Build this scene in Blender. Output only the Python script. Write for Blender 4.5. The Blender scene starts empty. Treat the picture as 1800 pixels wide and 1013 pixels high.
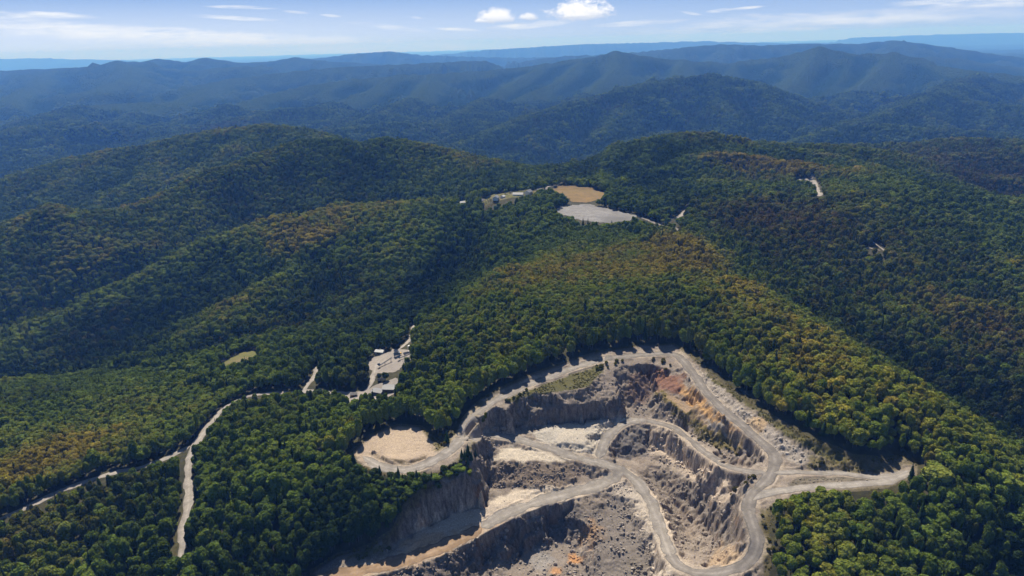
import bpy, math, random
import numpy as np
from mathutils import Matrix, Vector
from mathutils.geometry import delaunay_2d_cdt
R = math.radians
SC = bpy.context.scene
COL = SC.collection
rng = np.random.default_rng(7)
random.seed(7)

# ------------------------------------------------------------------ camera
HC, FPX, PITCH, ROLL = 270.0, 1200.0, R(19.86), R(1.59)
Fv = np.array([0, math.cos(PITCH), -math.sin(PITCH)])
Uv = np.array([0, math.sin(PITCH), math.cos(PITCH)])
Rv = np.array([1.0, 0, 0])
Xc = math.cos(ROLL) * Rv - math.sin(ROLL) * Uv
Yc = math.sin(ROLL) * Rv + math.cos(ROLL) * Uv
cam_d = bpy.data.cameras.new('camera')
cam_d.sensor_width = 36.0
cam_d.lens = 36.0 * FPX / 1800.0
cam_d.clip_start = 1.0
cam_d.clip_end = 150000.0
cam = bpy.data.objects.new('camera', cam_d)
COL.objects.link(cam)
cam.matrix_world = Matrix(((Xc[0], Yc[0], -Fv[0], 0), (Xc[1], Yc[1], -Fv[1], 0), (Xc[2], Yc[2], -Fv[2], HC), (0, 0, 0, 1)))
SC.camera = cam

# ------------------------------------------------------------------ light
SUN_AZ = R(-12.0)      # measured from +Y (ahead), negative = left
SUN_EL = R(50.0)
sun_d = bpy.data.lights.new('sun', 'SUN')
sun_d.energy = 5.0
sun_d.angle = R(0.53)
sun_d.color = (1.0, 0.925, 0.81)
sun = bpy.data.objects.new('sun', sun_d)
COL.objects.link(sun)
sdir = Vector((math.sin(SUN_AZ) * math.cos(SUN_EL), math.cos(SUN_AZ) * math.cos(SUN_EL), math.sin(SUN_EL)))
sun.rotation_euler = sdir.to_track_quat('Z', 'Y').to_euler()

SKY_S = 0.05
world = bpy.data.worlds.new('World')
SC.world = world
world.use_nodes = True
wn, wl = world.node_tree.nodes, world.node_tree.links
wn.clear()
w_out = wn.new('ShaderNodeOutputWorld')
w_bg = wn.new('ShaderNodeBackground')
w_bg.inputs['Strength'].default_value = SKY_S
sky = wn.new('ShaderNodeTexSky')
sky.sky_type = 'NISHITA'
sky.sun_disc = False
sky.sun_elevation = SUN_EL
sky.sun_rotation = SUN_AZ
sky.altitude = 900
sky.air_density = 1.0
sky.dust_density = 0.6
sky.ozone_density = 2.0
wl.new(w_bg.outputs[0], w_out.inputs['Surface'])
SC.view_settings.view_transform = 'Standard'
SC.view_settings.look = 'None'
SC.view_settings.exposure = 0.62
SC.view_settings.gamma = 1.0
SC.cycles.use_denoising = True
SC.cycles.max_bounces = 5
SC.cycles.diffuse_bounces = 2
SC.cycles.glossy_bounces = 1
SC.cycles.transmission_bounces = 2
SC.cycles.volume_bounces = 1
SC.cycles.transparent_max_bounces = 4
SC.cycles.caustics_reflective = False
SC.cycles.caustics_refractive = False


# ---- clouds of the sky: thin streaks and small puffs by direction
def wnode(t, **k):
    n = wn.new(t)
    for a, b in k.items():
        setattr(n, a, b)
    return n


def wmath(op, a, b=None, c=None):
    n = wn.new('ShaderNodeMath')
    n.operation = op
    for i, v in enumerate((a, b, c)):
        if v is None:
            continue
        if isinstance(v, (int, float)):
            n.inputs[i].default_value = v
        else:
            wl.new(v, n.inputs[i])
    return n.outputs[0]


def wramp(v, a, b):
    n = wn.new('ShaderNodeMapRange')
    n.interpolation_type = 'SMOOTHSTEP'
    n.inputs['From Min'].default_value = a
    n.inputs['From Max'].default_value = b
    wl.new(v, n.inputs['Value'])
    return n.outputs[0]


def build_sky():
    tc = wn.new('ShaderNodeTexCoord')
    sep = wn.new('ShaderNodeSeparateXYZ')
    wl.new(tc.outputs['Generated'], sep.inputs[0])
    # azimuth and elevation in degrees
    az = wmath('MULTIPLY', wmath('ARCTAN2', sep.outputs[0], sep.outputs[1]), 57.29578)
    el = wmath('MULTIPLY', wmath('ARCSINE', sep.outputs[2]), 57.29578)

    def noise(sx, sy, scale, detail, seed, rough=0.55, dist=0.0):
        cmb = wn.new('ShaderNodeCombineXYZ')
        wl.new(wmath('MULTIPLY', az, sx), cmb.inputs[0])
        wl.new(wmath('MULTIPLY', el, sy), cmb.inputs[1])
        cmb.inputs[2].default_value = seed
        n = wn.new('ShaderNodeTexNoise')
        n.inputs['Scale'].default_value = scale
        n.inputs['Detail'].default_value = detail
        n.inputs['Roughness'].default_value = rough
        n.inputs['Distortion'].default_value = dist
        wl.new(cmb.outputs[0], n.inputs['Vector'])
        return n.outputs['Fac']
    return az, el, noise


W_AZ, W_EL, wnoise = build_sky()


def pix_dir(px, py):
    x, y = px - 900.0, 506.5 - py
    xl = x * math.cos(ROLL) + y * math.sin(ROLL)
    yl = -x * math.sin(ROLL) + y * math.cos(ROLL)
    return Fv + (xl / FPX) * Rv + (yl / FPX) * Uv


def azel(px, py):
    d = pix_dir(px, py)
    d = d / np.linalg.norm(d)
    return math.degrees(math.atan2(d[0], d[1])), math.degrees(math.asin(d[2]))


SKY_N = {}


def shared_noise(k, *args):
    if k not in SKY_N:
        SKY_N[k] = wnoise(*args)
    return SKY_N[k]


def cloud_streak(px0, py0, px1, py1, thick, amount, seed, soft=0.6):
    """a thin streak of cloud lying between two directions of the sky"""
    a0, e0 = azel(px0, py0)
    a1, e1 = azel(px1, py1)
    half = abs(a1 - a0) / 2
    slope = (e1 - e0) / (a1 - a0)
    u = wmath('DIVIDE', wmath('SUBTRACT', W_AZ, (a0 + a1) / 2), half)
    ln = wmath('ADD', wmath('MULTIPLY', wmath('SUBTRACT', W_AZ, a0), slope), e0)
    wob = wmath('MULTIPLY', wmath('SUBTRACT', shared_noise('wob', 1, 3, 0.25, 3, 2.0), 0.5), thick * 1.6)
    v = wmath('DIVIDE', wmath('ADD', wmath('SUBTRACT', W_EL, ln), wob), thick)
    r2 = wmath('ADD', wmath('MULTIPLY', u, u), wmath('MULTIPLY', v, v))
    m = wramp(r2, 1.15, 0.1)
    n = wramp(shared_noise('fine', 0.5, 4.0, 0.7, 5, 5.1, 0.6), 0.5 - soft * 0.4, 0.5 + soft * 0.3)
    return wmath('MULTIPLY', wmath('MULTIPLY', m, n), amount)


def cloud_puff(px, py, rx, ry, seed, amount=1.0):
    """a small cumulus: flat base, lumpy top"""
    a0, e0 = azel(px, py)
    k = math.degrees(1 / FPX)
    u = wmath('DIVIDE', wmath('SUBTRACT', W_AZ, a0), rx * k)
    v = wmath('DIVIDE', wmath('SUBTRACT', W_EL, e0), ry * k)
    vlow = wmath('MULTIPLY', wmath('MINIMUM', v, 0.0), 2.6)
    vv = wmath('ADD', wmath('MAXIMUM', v, 0.0), vlow)
    r2 = wmath('ADD', wmath('POWER', wmath('ABSOLUTE', u), 2.0), wmath('POWER', wmath('ABSOLUTE', vv), 2.0))
    n = shared_noise('puff', 1, 1.6, 1.35, 4, 3.3, 0.6)
    f = wmath('ADD', r2, wmath('MULTIPLY', wmath('SUBTRACT', n, 0.5), -2.6))
    m = wramp(f, 1.15, 0.1)
    return wmath('MULTIPLY', m, amount), wramp(v, -0.35, 0.35)


def compose_sky():
    def mix(fac, a, b):
        n = wn.new('ShaderNodeMix')
        n.data_type = 'RGBA'
        n.clamp_factor = True
        if isinstance(fac, float):
            n.inputs['Factor'].default_value = fac
        else:
            wl.new(fac, n.inputs['Factor'])
        for s, v in (('A', a), ('B', b)):
            i = [q for q in n.inputs if q.name == s and q.type == 'RGBA'][0]
            if isinstance(v, tuple):
                i.default_value = (*v, 1)
            else:
                wl.new(v, i)
        return [q for q in n.outputs if q.type == 'RGBA'][0]
    S = 1 / SKY_S
    col = sky.outputs[0]
    # clear autumn sky: deepen the blue, white haze low down and more of it on the sun's side
    col = mix(wmath('MULTIPLY', wramp(W_EL, 22.0, 7.0), 0.85), col, tuple(v * S for v in SKY_BLUE))
    side = wramp(W_AZ, 34.0, -38.0)
    hz = wmath('MULTIPLY', wramp(W_EL, 5.4, 0.2), wmath('ADD', wmath('MULTIPLY', side, 0.42), 0.52))
    col = mix(hz, col, tuple(v * S for v in SKY_HAZE))
    # broad milky veil on the left, then streaks
    WHITE = tuple(v * S for v in (0.62, 0.64, 0.67))
    veil = [(-500, 15, 560, 75, 0.55, 0.85, 1.0), (-300, 40, 1000, 95, 0.7, 0.5, 2.0), (-120, 22, 175, 30, 0.28, 1.0, 5.0),
            (355, 12, 490, 15, 0.13, 0.75, 7.0), (330, 28, 495, 36, 0.16, 0.7, 9.0), (560, 26, 602, 29, 0.10, 0.75, 11.0),
            (495, 19, 545, 23, 0.12, 0.4, 13.0), (600, 38, 760, 56, 0.2, 0.45, 15.0), (760, 50, 850, 54, 0.14, 0.75, 17.0),
            (850, 49, 1010, 38, 0.28, 0.95, 19.0), (1040, 46, 1215, 34, 0.22, 0.85, 21.0), (1195, 20, 1235, 27, 0.12, 0.55, 23.0),
            (1240, 22, 1290, 18, 0.16, 0.95, 25.0), (1280, 18, 1345, 12, 0.12, 0.8, 27.0), (1560, 8, 1900, 0, 0.35, 0.85, 29.0),
            (1100, 58, 1900, 12, 0.75, 0.5, 31.0), (720, 30, 745, 33, 0.10, 0.35, 33.0), (1340, 44, 1700, 30, 0.35, 0.35, 35.0)]
    for v in veil:
        col = mix(cloud_streak(*v), col, WHITE)
    for px, py, rx, ry, sd, am in ((1020, 26, 60, 25, 3.3, 1.0), (873, 34, 31, 19, 8.1, 0.95), (930, 32, 18, 9, 12.7, 0.8), (846, 38, 12, 5, 17.0, 0.7),
                                   (1008, 29, 28, 8, 22.0, 0.8)):
        m, lit = cloud_puff(px, py, rx, ry, sd, am)
        col = mix(m, col, mix(lit, tuple(v * S for v in (0.44, 0.48, 0.56)), tuple(v * S for v in (0.70, 0.70, 0.72))))
    wl.new(col, w_bg.inputs['Color'])


SKY_BLUE = (0.062, 0.195, 0.50)
SKY_HAZE = (0.47, 0.54, 0.66)
compose_sky()

# ------------------------------------------------------------------ numeric helpers


def W(px, py, z):
    """point of the place seen at photo pixel (px, py) when it lies at height z"""
    d = pix_dir(px, py)
    t = (z - HC) / d[2]
    return np.array([d[0] * t, d[1] * t, z])


def WY(px, py, Y):
    d = pix_dir(px, py)
    t = Y / d[1]
    return np.array([d[0] * t, Y, HC + d[2] * t])


_perm = np.random.default_rng(3).permutation(256)
_perm = np.concatenate([_perm, _perm])
_ga = np.linspace(0, 2 * np.pi, 16, endpoint=False)
_gx, _gy = np.cos(_ga), np.sin(_ga)


def perlin(x, y):
    xi, yi = np.floor(x).astype(np.int64), np.floor(y).astype(np.int64)
    xf, yf = x - xi, y - yi
    xi &= 255
    yi &= 255

    def g(ix, iy, fx, fy):
        h = _perm[_perm[ix & 255] + (iy & 255)] & 15
        return _gx[h] * fx + _gy[h] * fy
    u, v = xf * xf * xf * (xf * (xf * 6 - 15) + 10), yf * yf * yf * (yf * (yf * 6 - 15) + 10)
    a = g(xi, yi, xf, yf)
    b = g(xi + 1, yi, xf - 1, yf)
    c = g(xi, yi + 1, xf, yf - 1)
    d = g(xi + 1, yi + 1, xf - 1, yf - 1)
    return 1.5 * ((a * (1 - u) + b * u) * (1 - v) + (c * (1 - u) + d * u) * v)


def fbm(x, y, s, octaves=4, gain=0.5, seed=0.0):
    o, a, f = 0.0, 1.0, 1.0 / s
    for i in range(octaves):
        o = o + a * perlin(x * f + seed * 17.3 + i * 5.7, y * f - seed * 9.1 + i * 3.3)
        a *= gain
        f *= 2.03
    return o


def ridged(x, y, s, octaves=4, gain=0.5, seed=0.0):
    o, a, f, w = 0.0, 1.0, 1.0 / s, 1.0
    for i in range(octaves):
        n = 1 - np.abs(perlin(x * f + seed * 13.7 + i * 7.1, y * f + seed * 4.9 - i * 2.3))
        n = n * n
        o = o + a * n * w
        w = np.clip(n * 1.4, 0, 1)
        a *= gain
        f *= 2.05
    return o


def cells(x, y, s, seed=0):
    """broken-stone relief: level of the nearest cell (each its own height and tilt) and the distance to its edge"""
    x, y = x / s, y / s
    xi, yi = np.floor(x).astype(np.int64), np.floor(y).astype(np.int64)
    b1 = np.full(x.shape, 9.0)
    b2 = np.full(x.shape, 9.0)
    lev = np.zeros(x.shape)
    for dx in (-1, 0, 1):
        for dy in (-1, 0, 1):
            cx, cy = xi + dx, yi + dy
            h = _perm[(_perm[(cx + seed * 7) & 255] + cy) & 255]
            h2 = _perm[(h + 37 + seed) & 255]
            h3 = _perm[(h2 + 91) & 255]
            h4 = _perm[(h3 + 17) & 255]
            px, py = cx + 0.1 + 0.8 * h / 255.0, cy + 0.1 + 0.8 * h2 / 255.0
            d = (x - px) ** 2 + (y - py) ** 2
            L = h3 / 255.0 - 0.5 + (x - px) * (h4 / 255.0 - 0.5) * 0.9 + (y - py) * (h / 255.0 - 0.5) * 0.9
            m = d < b1
            b2 = np.where(m, b1, np.minimum(b2, d))
            lev = np.where(m, L, lev)
            b1 = np.minimum(b1, d)
    return lev, np.sqrt(b2) - np.sqrt(b1)


def sstep(x, a, b):
    t = np.clip((x - a) / (b - a), 0, 1)
    return t * t * (3 - 2 * t)


def inside(poly, x, y):
    """even-odd test of points against a plan polygon"""
    p = np.asarray(poly)[:, :2]
    r = np.zeros(x.shape, bool)
    j = len(p) - 1
    for i in range(len(p)):
        (xi, yi), (xj, yj) = p[i], p[j]
        if yi != yj:
            c = ((yi > y) != (yj > y)) & (x < (xj - xi) * (y - yi) / (yj - yi) + xi)
            r ^= c
        j = i
    return r


def seg_dist(poly, x, y, closed=False):
    """distance to a plan polyline and the height carried by the nearest point of it"""
    p = np.asarray(poly)
    best = np.full(x.shape, 1e12)
    zz = np.zeros(x.shape)
    n = len(p)
    for i in range(n if closed else n - 1):
        a, b = p[i], p[(i + 1) % n]
        dx, dy = b[0] - a[0], b[1] - a[1]
        l2 = dx * dx + dy * dy + 1e-9
        t = np.clip(((x - a[0]) * dx + (y - a[1]) * dy) / l2, 0, 1)
        d = (x - a[0] - t * dx) ** 2 + (y - a[1] - t * dy) ** 2
        m = d < best
        best = np.where(m, d, best)
        zz = np.where(m, a[2] + t * (b[2] - a[2]), zz)
    return np.sqrt(best), zz


def signed(poly, x, y):
    d, _ = seg_dist(poly, x, y, True)
    return np.where(inside(poly, x, y), d, -d)


def dense(pts, step):
    p = np.asarray(pts, float)
    out = []
    for a, b in zip(p[:-1], p[1:]):
        n = max(1, int(np.linalg.norm((b - a)[:2]) / step))
        for i in range(n):
            out.append(a + (b - a) * i / n)
    out.append(p[-1])
    return np.array(out)


def spline(pts, step):
    """Catmull-Rom through pts, resampled about every step metres"""
    p = np.asarray(pts, float)
    p = np.vstack([2 * p[0] - p[1], p, 2 * p[-1] - p[-2]])
    out = []
    for i in range(1, len(p) - 2):
        a, b, c, d = p[i - 1], p[i], p[i + 1], p[i + 2]
        n = max(2, int(np.linalg.norm(c - b) / step))
        for k in range(n):
            t = k / n
            out.append(0.5 * (2 * b + (c - a) * t + (2 * a - 5 * b + 4 * c - d) * t * t + (3 * b - a - 3 * c + d) * t ** 3))
    out.append(p[-2])
    return np.array(out)


def PX(lst):
    return [W(*q) for q in lst]

# ------------------------------------------------------------------ the quarry: traced break lines (photo pixel x, y, height)
ROADS = {
    'rim': (4.7, [(638, 803, -14), (665, 818, -13), (700, 826, -12), (740, 820, -11), (780, 800, -10), (805, 778, -9), (816, 755, -8), (830, 735, -7), (855, 715, -6),
                  (880, 699, -5), (920, 680, -4), (960, 665, -3), (1000, 650, -2), (1040, 638, -1), (1080, 629, 0), (1120, 625, 0), (1160, 622, 0), (1187, 624, 0),
                  (1203, 637, 0), (1222, 662, -1), (1242, 690, -2), (1267, 716, -3), (1297, 742, -4), (1327, 767, -5), (1350, 788, -6), (1361, 806, -7), (1358, 826, -8),
                  (1345, 846, -9), (1325, 866, -10), (1316, 890, -11), (1321, 916, -12), (1330, 942, -14), (1330, 966, -17), (1315, 987, -22), (1288, 1001, -27),
                  (1250, 1008, -33), (1212, 1004, -38), (1186, 988, -42), (1171, 960, -44), (1161, 928, -45), (1150, 900, -45), (1136, 870, -44), (1118, 845, -42),
                  (1093, 827, -40), (1060, 815, -37), (1010, 803, -34), (970, 790, -31), (930, 778, -28), (890, 768, -25), (862, 766, -22), (838, 770, -17), (822, 776, -11)]),
    'bench': (4.2, [(1052, 806, -36.6), (1062, 778, -33), (1085, 752, -30), (1120, 739, -28), (1150, 742, -27), (1182, 752, -25), (1215, 775, -22), (1245, 800, -19),
                    (1280, 820, -15), (1320, 829, -10), (1348, 832, -8.3)]),
    'spur': (2.9, [(1360, 831, -8), (1420, 831, -8), (1480, 833, -7), (1540, 839, -6), (1575, 836, -5), (1602, 826, -4)]),
    'spur_low': (3.5, [(1324, 880, -10.6), (1345, 869, -10), (1375, 863, -9), (1440, 855, -8), (1500, 852, -7), (1555, 848, -6), (1602, 831, -4)]),
    'haul': (5.6, [(1096, 831, -40.3), (1075, 842, -41.2), (1040, 858, -42.2), (1000, 868, -42.7), (940, 884, -43.2), (880, 910, -43.7), (820, 942, -44.2), (760, 970, -44.8),
                   (700, 988, -45.5), (640, 1003, -46.5), (590, 1014, -47.5), (520, 1030, -48.5)]),
    'stub': (3.0, [(1228, 792, -21), (1252, 812, -24), (1275, 832, -27), (1298, 850, -28)]),
}
QOUT = [(612, 797, -14), (650, 763, -13), (700, 745, -12), (742, 748, -12), (768, 772, -11), (800, 765, -9), (812, 735, -7), (838, 705, -5), (875, 682, -3),
        (930, 658, -1), (1000, 632, 0), (1060, 615, 1), (1120, 606, 1), (1185, 603, 2), (1215, 622, 2), (1252, 655, 3), (1300, 690, 4), (1360, 730, 4), (1420, 765, 4),
        (1500, 798, 1), (1556, 806, -1.5), (1590, 796, -2.5), (1613, 818, -3.5), (1612, 838, -4.5), (1560, 858, -6), (1470, 868, -8), (1400, 880, -9), (1360, 895, -10), (1350, 930, -13),
        (1360, 975, -17), (1350, 1020, -24), (1300, 1070, -34), (1180, 1090, -55), (1000, 1100, -72), (800, 1090, -62), (640, 1060, -54), (540, 1040, -50), (545, 1002, -47.5),
        (592, 972, -45.5), (650, 955, -42), (690, 928, -33), (708, 888, -22), (740, 858, -15.5), (768, 836, -12.5), (715, 842, -13), (660, 834, -13.5), (622, 817, -14)]
BREAK = [
    # pad and its berm
    [(650, 772, -13), (700, 752, -12.5), (742, 757, -12), (766, 780, -11.5), (758, 792, -11.8)],
    [(700, 780, -12.6), (720, 775, -12.5)],
    [(655, 793, -11.4), (666, 801, -10.8), (685, 807, -10.5), (708, 809, -10.4), (732, 803, -10.6), (750, 794, -11.2)], [(664, 793, -12.8), (690, 799, -12.7), (730, 795, -12.4)], [(656, 805, -13.4), (680, 815, -13), (712, 818, -12.6), (745, 809, -12)],
    # west cliff: crest, then foot, above the lower floor
    [(704, 903, -26), (722, 890, -24), (757, 868, -21), (800, 850, -20), (830, 842, -19.5), (843, 846, -21)],
    [(735, 850, -14), (770, 836, -13), (800, 822, -12.5)],
    [(696, 950, -42), (742, 930, -41.5), (790, 906, -41.3), (835, 890, -41), (854, 882, -41), (868, 866, -40.5)],
    [(722, 956, -43), (760, 938, -42.5), (810, 910, -42.3), (866, 886, -42)],
    [(850, 815, -26), (840, 790, -21)],
    [(770, 832, -11.5), (800, 812, -9.5), (815, 795, -9)],
    [(818, 830, -13), (822, 810, -11), (830, 792, -12)],
    # knob between ramp and rim road
    [(830, 786, -14), (848, 782, -19)], [(845, 800, -27), (868, 793, -27), (880, 783, -27)],
    # back cliff of the upper floor: crest
    [(842, 748, -7), (866, 738, -6), (884, 728, -6), (905, 706, -6), (938, 693, -5), (985, 690, -5), (1030, 682, -4), (1050, 662, -3), (1062, 650, -2.5), (1100, 643, -2),
     (1135, 640, -2), (1150, 642, -3)],
    # a rubble ledge half way
    [(985, 704, -9), (1020, 701, -10), (1045, 694, -9.5), (1058, 684, -9), (1085, 690, -11)],
    [(988, 714, -12), (1022, 713, -12.5), (1055, 706, -13), (1088, 702, -14.5)],
    # foot of the back cliff
    [(905, 752, -25.5), (940, 750, -26), (985, 744, -26), (1030, 738, -26), (1070, 734, -26), (1096, 729, -26), (1100, 718, -26), (1128, 714, -25), (1146, 716, -24)],
    [(866, 752, -16), (890, 748, -19), (868, 760, -21)],
    # upper floor
    [(950, 760, -26.5), (1000, 752, -26.5), (1060, 745, -27), (1085, 742, -27.6)], [(960, 776, -28.5), (1000, 780, -29.5), (1040, 785, -31.5)], [(1000, 765, -27.5), (1050, 762, -29)],
    # light shelf below the ramp
    [(868, 803, -29), (890, 790, -28), (930, 790, -29.5), (965, 799, -31.5), (1000, 810, -34)],
    [(852, 814, -29.5), (890, 809, -30), (940, 811, -32), (985, 815, -34), (1015, 818, -36)],
    # dark rubble slope down to the lower floor
    [(866, 858, -41), (900, 857, -41), (950, 862, -41.5), (985, 858, -41.5), (1012, 845, -41), (1022, 832, -40)],
    [(858, 852, -40)], [(860, 816, -30)],
    # lower floor
    [(870, 876, -42), (930, 868, -42), (985, 862, -42)], [(760, 945, -43.5), (820, 915, -43), (880, 888, -42.5)],
    # edge above the deep pit, then the pit
    [(1030, 872, -43.7), (1000, 885, -44), (960, 893, -44), (915, 903, -44.5), (872, 924, -45), (835, 944, -45.5), (770, 985, -46.5), (700, 1005, -47.5), (620, 1030, -50)],
    [(1005, 905, -48), (1022, 915, -49), (1036, 905, -48)],
    [(1000, 905, -52), (985, 920, -57), (955, 918, -57), (930, 926, -58), (900, 938, -58), (870, 958, -59), (855, 986, -60), (838, 1008, -60), (800, 1012, -55)],
    [(1014, 932, -56), (1005, 953, -62), (975, 958, -63.5), (940, 962, -64), (905, 983, -65), (890, 1014, -66)],
    [(960, 985, -66), (930, 1014, -67), (985, 1014, -66)], [(1020, 985, -64), (1025, 1012, -65)],
    [(1045, 905, -48.5), (1050, 940, -53), (1050, 980, -58), (1060, 1012, -62)],
    [(1090, 885, -48), (1105, 910, -51), (1120, 945, -53), (1135, 975, -55), (1150, 1012, -58)],
    [(1075, 850, -42.3), (1100, 852, -42.5), (1118, 868, -44.2)], [(1060, 862, -43.3), (1100, 876, -45)],
    # hollow east of the inner ramp
    [(1128, 838, -43.5), (1150, 862, -47), (1166, 890, -49), (1180, 920, -51), (1190, 950, -51), (1205, 978, -47)],
    [(1150, 842, -47), (1175, 872, -52), (1195, 905, -56), (1210, 935, -57), (1222, 960, -54)], [(1235, 975, -46), (1262, 985, -38)],
    [(1205, 870, -46), (1230, 905, -48), (1252, 940, -46), (1265, 965, -40)],
    [(1255, 880, -32), (1280, 915, -29), (1295, 945, -27), (1295, 968, -25)],
    [(1300, 880, -15), (1304, 915, -15), (1312, 945, -17)],
    [(1165, 815, -42), (1190, 835, -40), (1220, 850, -37), (1250, 868, -33)],
    # rock ribs under the bench road
    [(1140, 755, -30), (1172, 768, -29), (1200, 790, -27), (1228, 812, -26), (1255, 835, -28)],
    [(1145, 775, -36), (1165, 790, -38), (1195, 812, -37), (1225, 835, -36)], [(1145, 808, -42), (1130, 828, -42.5)],
    # the dark block under the turn
    [(1072, 790, -35.5), (1080, 772, -34), (1098, 756, -31.5), (1125, 752, -30), (1134, 760, -31)], [(1076, 803, -42), (1095, 806, -43), (1118, 812, -43), (1136, 802, -42), (1140, 775, -38)],
    # grassy bench on the east wall
    [(1150, 668, -10), (1168, 690, -12), (1190, 700, -13), (1232, 722, -14.5), (1275, 752, -15.5), (1310, 772, -16)],
    [(1158, 690, -12.5), (1185, 712, -14), (1212, 735, -15.5), (1250, 765, -17), (1280, 780, -17.5), (1306, 784, -17)],
    [(1175, 722, -20), (1210, 752, -21), (1245, 780, -21.5), (1290, 800, -20)],
    [(1168, 648, -3), (1195, 655, -3.5), (1216, 680, -4.5), (1240, 712, -6), (1268, 738, -7), (1300, 765, -8.5), (1330, 790, -9)],
    [(1146, 655, -5), (1142, 668, -14), (1146, 690, -20)], [(1318, 802, -16), (1335, 815, -12)],
    [(1262, 836, -25), (1290, 842, -24), (1315, 845, -14)], [(1310, 858, -16), (1290, 865, -24)],
    # rubble apron outside the rim road and the grass strip
    [(1222, 648, 0), (1262, 690, 0), (1320, 735, -1), (1380, 785, -3), (1430, 805, -4)], [(1410, 815, -6), (1480, 820, -5), (1550, 830, -4)],
    [(1395, 848, -8), (1440, 845, -7.5), (1500, 844, -7)], [(1345, 890, -11), (1338, 920, -13), (1346, 950, -15)],
    [(600, 985, -46), (640, 975, -45), (690, 962, -43.5)],
    # the grass strip above the back cliff
    [(900, 700, -4.8), (960, 680, -3.8), (1030, 655, -2.6)],
]
# ------------------------------------------------------------------ natural ground (pixel x, y, height)
NAT = [
    # car park, field and the crest towards them
    (975, 368, 5), (1085, 392, 3), (1122, 382, 3), (1020, 358, 6), (1050, 375, 5), (985, 328, 10), (1065, 345, 8), (1000, 355, 7), (1010, 338, 9), (820, 355, -3), (880, 345, 1), (940, 335, 5),
    (1120, 402, 3), (1180, 440, 5), (1200, 500, 7), (1200, 555, 6), (1195, 590, 4),
    (1000, 480, 2), (1050, 440, 3), (900, 520, -6), (800, 580, -16), (1000, 580, 4), (900, 620, -2), (850, 660, -8), (1100, 560, 7), (1100, 490, 6), (950, 430, -2), (900, 400, -6),
    # gullies and spurs on the west side
    (880, 425, -16), (830, 465, -40), (790, 510, -55), (745, 560, -56), (705, 600, -36), (680, 630, -31), (660, 690, -29), (720, 680, -22), (790, 690, -12), (860, 500, -14), (800, 560, -24),
    (800, 352, -3), (700, 350, -2), (600, 354, -7), (480, 372, -12), (430, 390, -28), (380, 412, -45), (290, 442, -75), (200, 492, -105), (100, 545, -135), (10, 580, -160), (-80, 620, -185),
    (400, 470, -80), (420, 515, -112), (220, 560, -145), (230, 620, -178), (100, 620, -185), (320, 540, -126), (310, 585, -150), (20, 655, -195), (480, 430, -62), (560, 410, -40),
    (640, 402, -16), (590, 430, -30), (520, 475, -46), (446, 521, -60), (380, 550, -78), (328, 580, -98), (292, 615, -118),
    (520, 540, -84), (440, 590, -94), (370, 620, -108), (600, 500, -66), (590, 560, -80), (480, 600, -82), (650, 500, -62), (650, 450, -44), (700, 400, -22), (700, 470, -58), (690, 540, -72),
    # lower left
    (330, 850, -45), (350, 760, -45), (440, 695, -42), (540, 690, -38), (600, 690, -33), (320, 960, -46), (550, 830, -20), (560, 770, -24), (620, 740, -18), (450, 800, -32), (600, 930, -38),
    (480, 950, -40), (640, 860, -19), (100, 800, -56), (0, 900, -52), (100, 960, -50), (0, 760, -66), (0, 700, -82), (150, 690, -80), (250, 655, -84), (410, 630, -64), (500, 640, -52),
    (230, 740, -64), (200, 1010, -48), (400, 1010, -47),
    # left hill
    (0, 385, -22), (80, 352, -8), (150, 376, -25), (220, 402, -52), (285, 422, -90), (-200, 400, -40), (-100, 560, -190),
    # right side
    (1300, 440, -10), (1250, 380, 2), (1190, 385, 0), (1350, 370, 8), (1430, 330, 24), (1500, 430, -12), (1540, 435, -12), (1650, 500, -40), (1780, 600, -52), (1780, 480, -30), (1650, 400, -5),
    (1300, 485, -20), (1420, 560, -31), (1560, 655, -48), (1700, 745, -64), (1790, 800, -74), (1450, 480, -28), (1600, 560, -42),
    (1230, 440, 4), (1290, 510, 9), (1400, 582, 14), (1500, 652, 16), (1600, 752, 8), (1650, 812, 0), (1760, 900, -14),
    (1350, 640, 8), (1450, 730, 7), (1250, 590, 7), (1550, 780, 4), (1500, 900, -12), (1650, 950, -18), (1450, 1000, -17), (1780, 1000, -34), (1650, 870, -6),
    (1900, 700, -50), (2000, 900, -60),
]
NATY = [
    # face of the hill on the left
    (200, 440, 1290), (200, 472, 1225), (160, 465, 1250), (100, 440, 1310), (100, 500, 1205), (40, 440, 1330), (40, 520, 1190), (250, 432, 1300),
    # hill behind on the left (pixel x, y, distance)
    (330, 300, 1900), (400, 272, 1850), (460, 252, 1800), (520, 233, 1760), (600, 240, 1740), (690, 236, 1720), (780, 250, 1690), (860, 276, 1660), (920, 291, 1640), (955, 296, 1640),
    (450, 300, 1610), (530, 290, 1640), (640, 300, 1570), (750, 300, 1540), (860, 315, 1450), (480, 368, 1490), (400, 385, 1470), (290, 405, 1470), (560, 342, 1480), (640, 338, 1470),
    (200, 350, 1850), (120, 345, 1900), (100, 318, 2200), (20, 345, 2000),
    # further left ridge
    (-60, 335, 2700), (0, 318, 2600), (60, 300, 2550), (120, 280, 2500), (200, 262, 2450), (290, 238, 2450), (400, 220, 2450), (470, 217, 2450), (520, 226, 2400), (200, 310, 2150), (300, 280, 2150),
    # ridge to the right behind the field
    (1050, 271, 1760), (1120, 251, 1740), (1190, 238, 1700), (1225, 243, 1660), (1300, 256, 1640), (1380, 268, 1620), (1450, 266, 1600), (1560, 286, 1560), (1620, 291, 1560),
    (1120, 310, 1420), (1250, 320, 1360), (1330, 300, 1430), (1000, 310, 1420), (1680, 282, 1900), (1760, 263, 2000), (1850, 262, 2000), (1950, 275, 2000), (1700, 330, 1500), (1800, 350, 1500),
]
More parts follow.
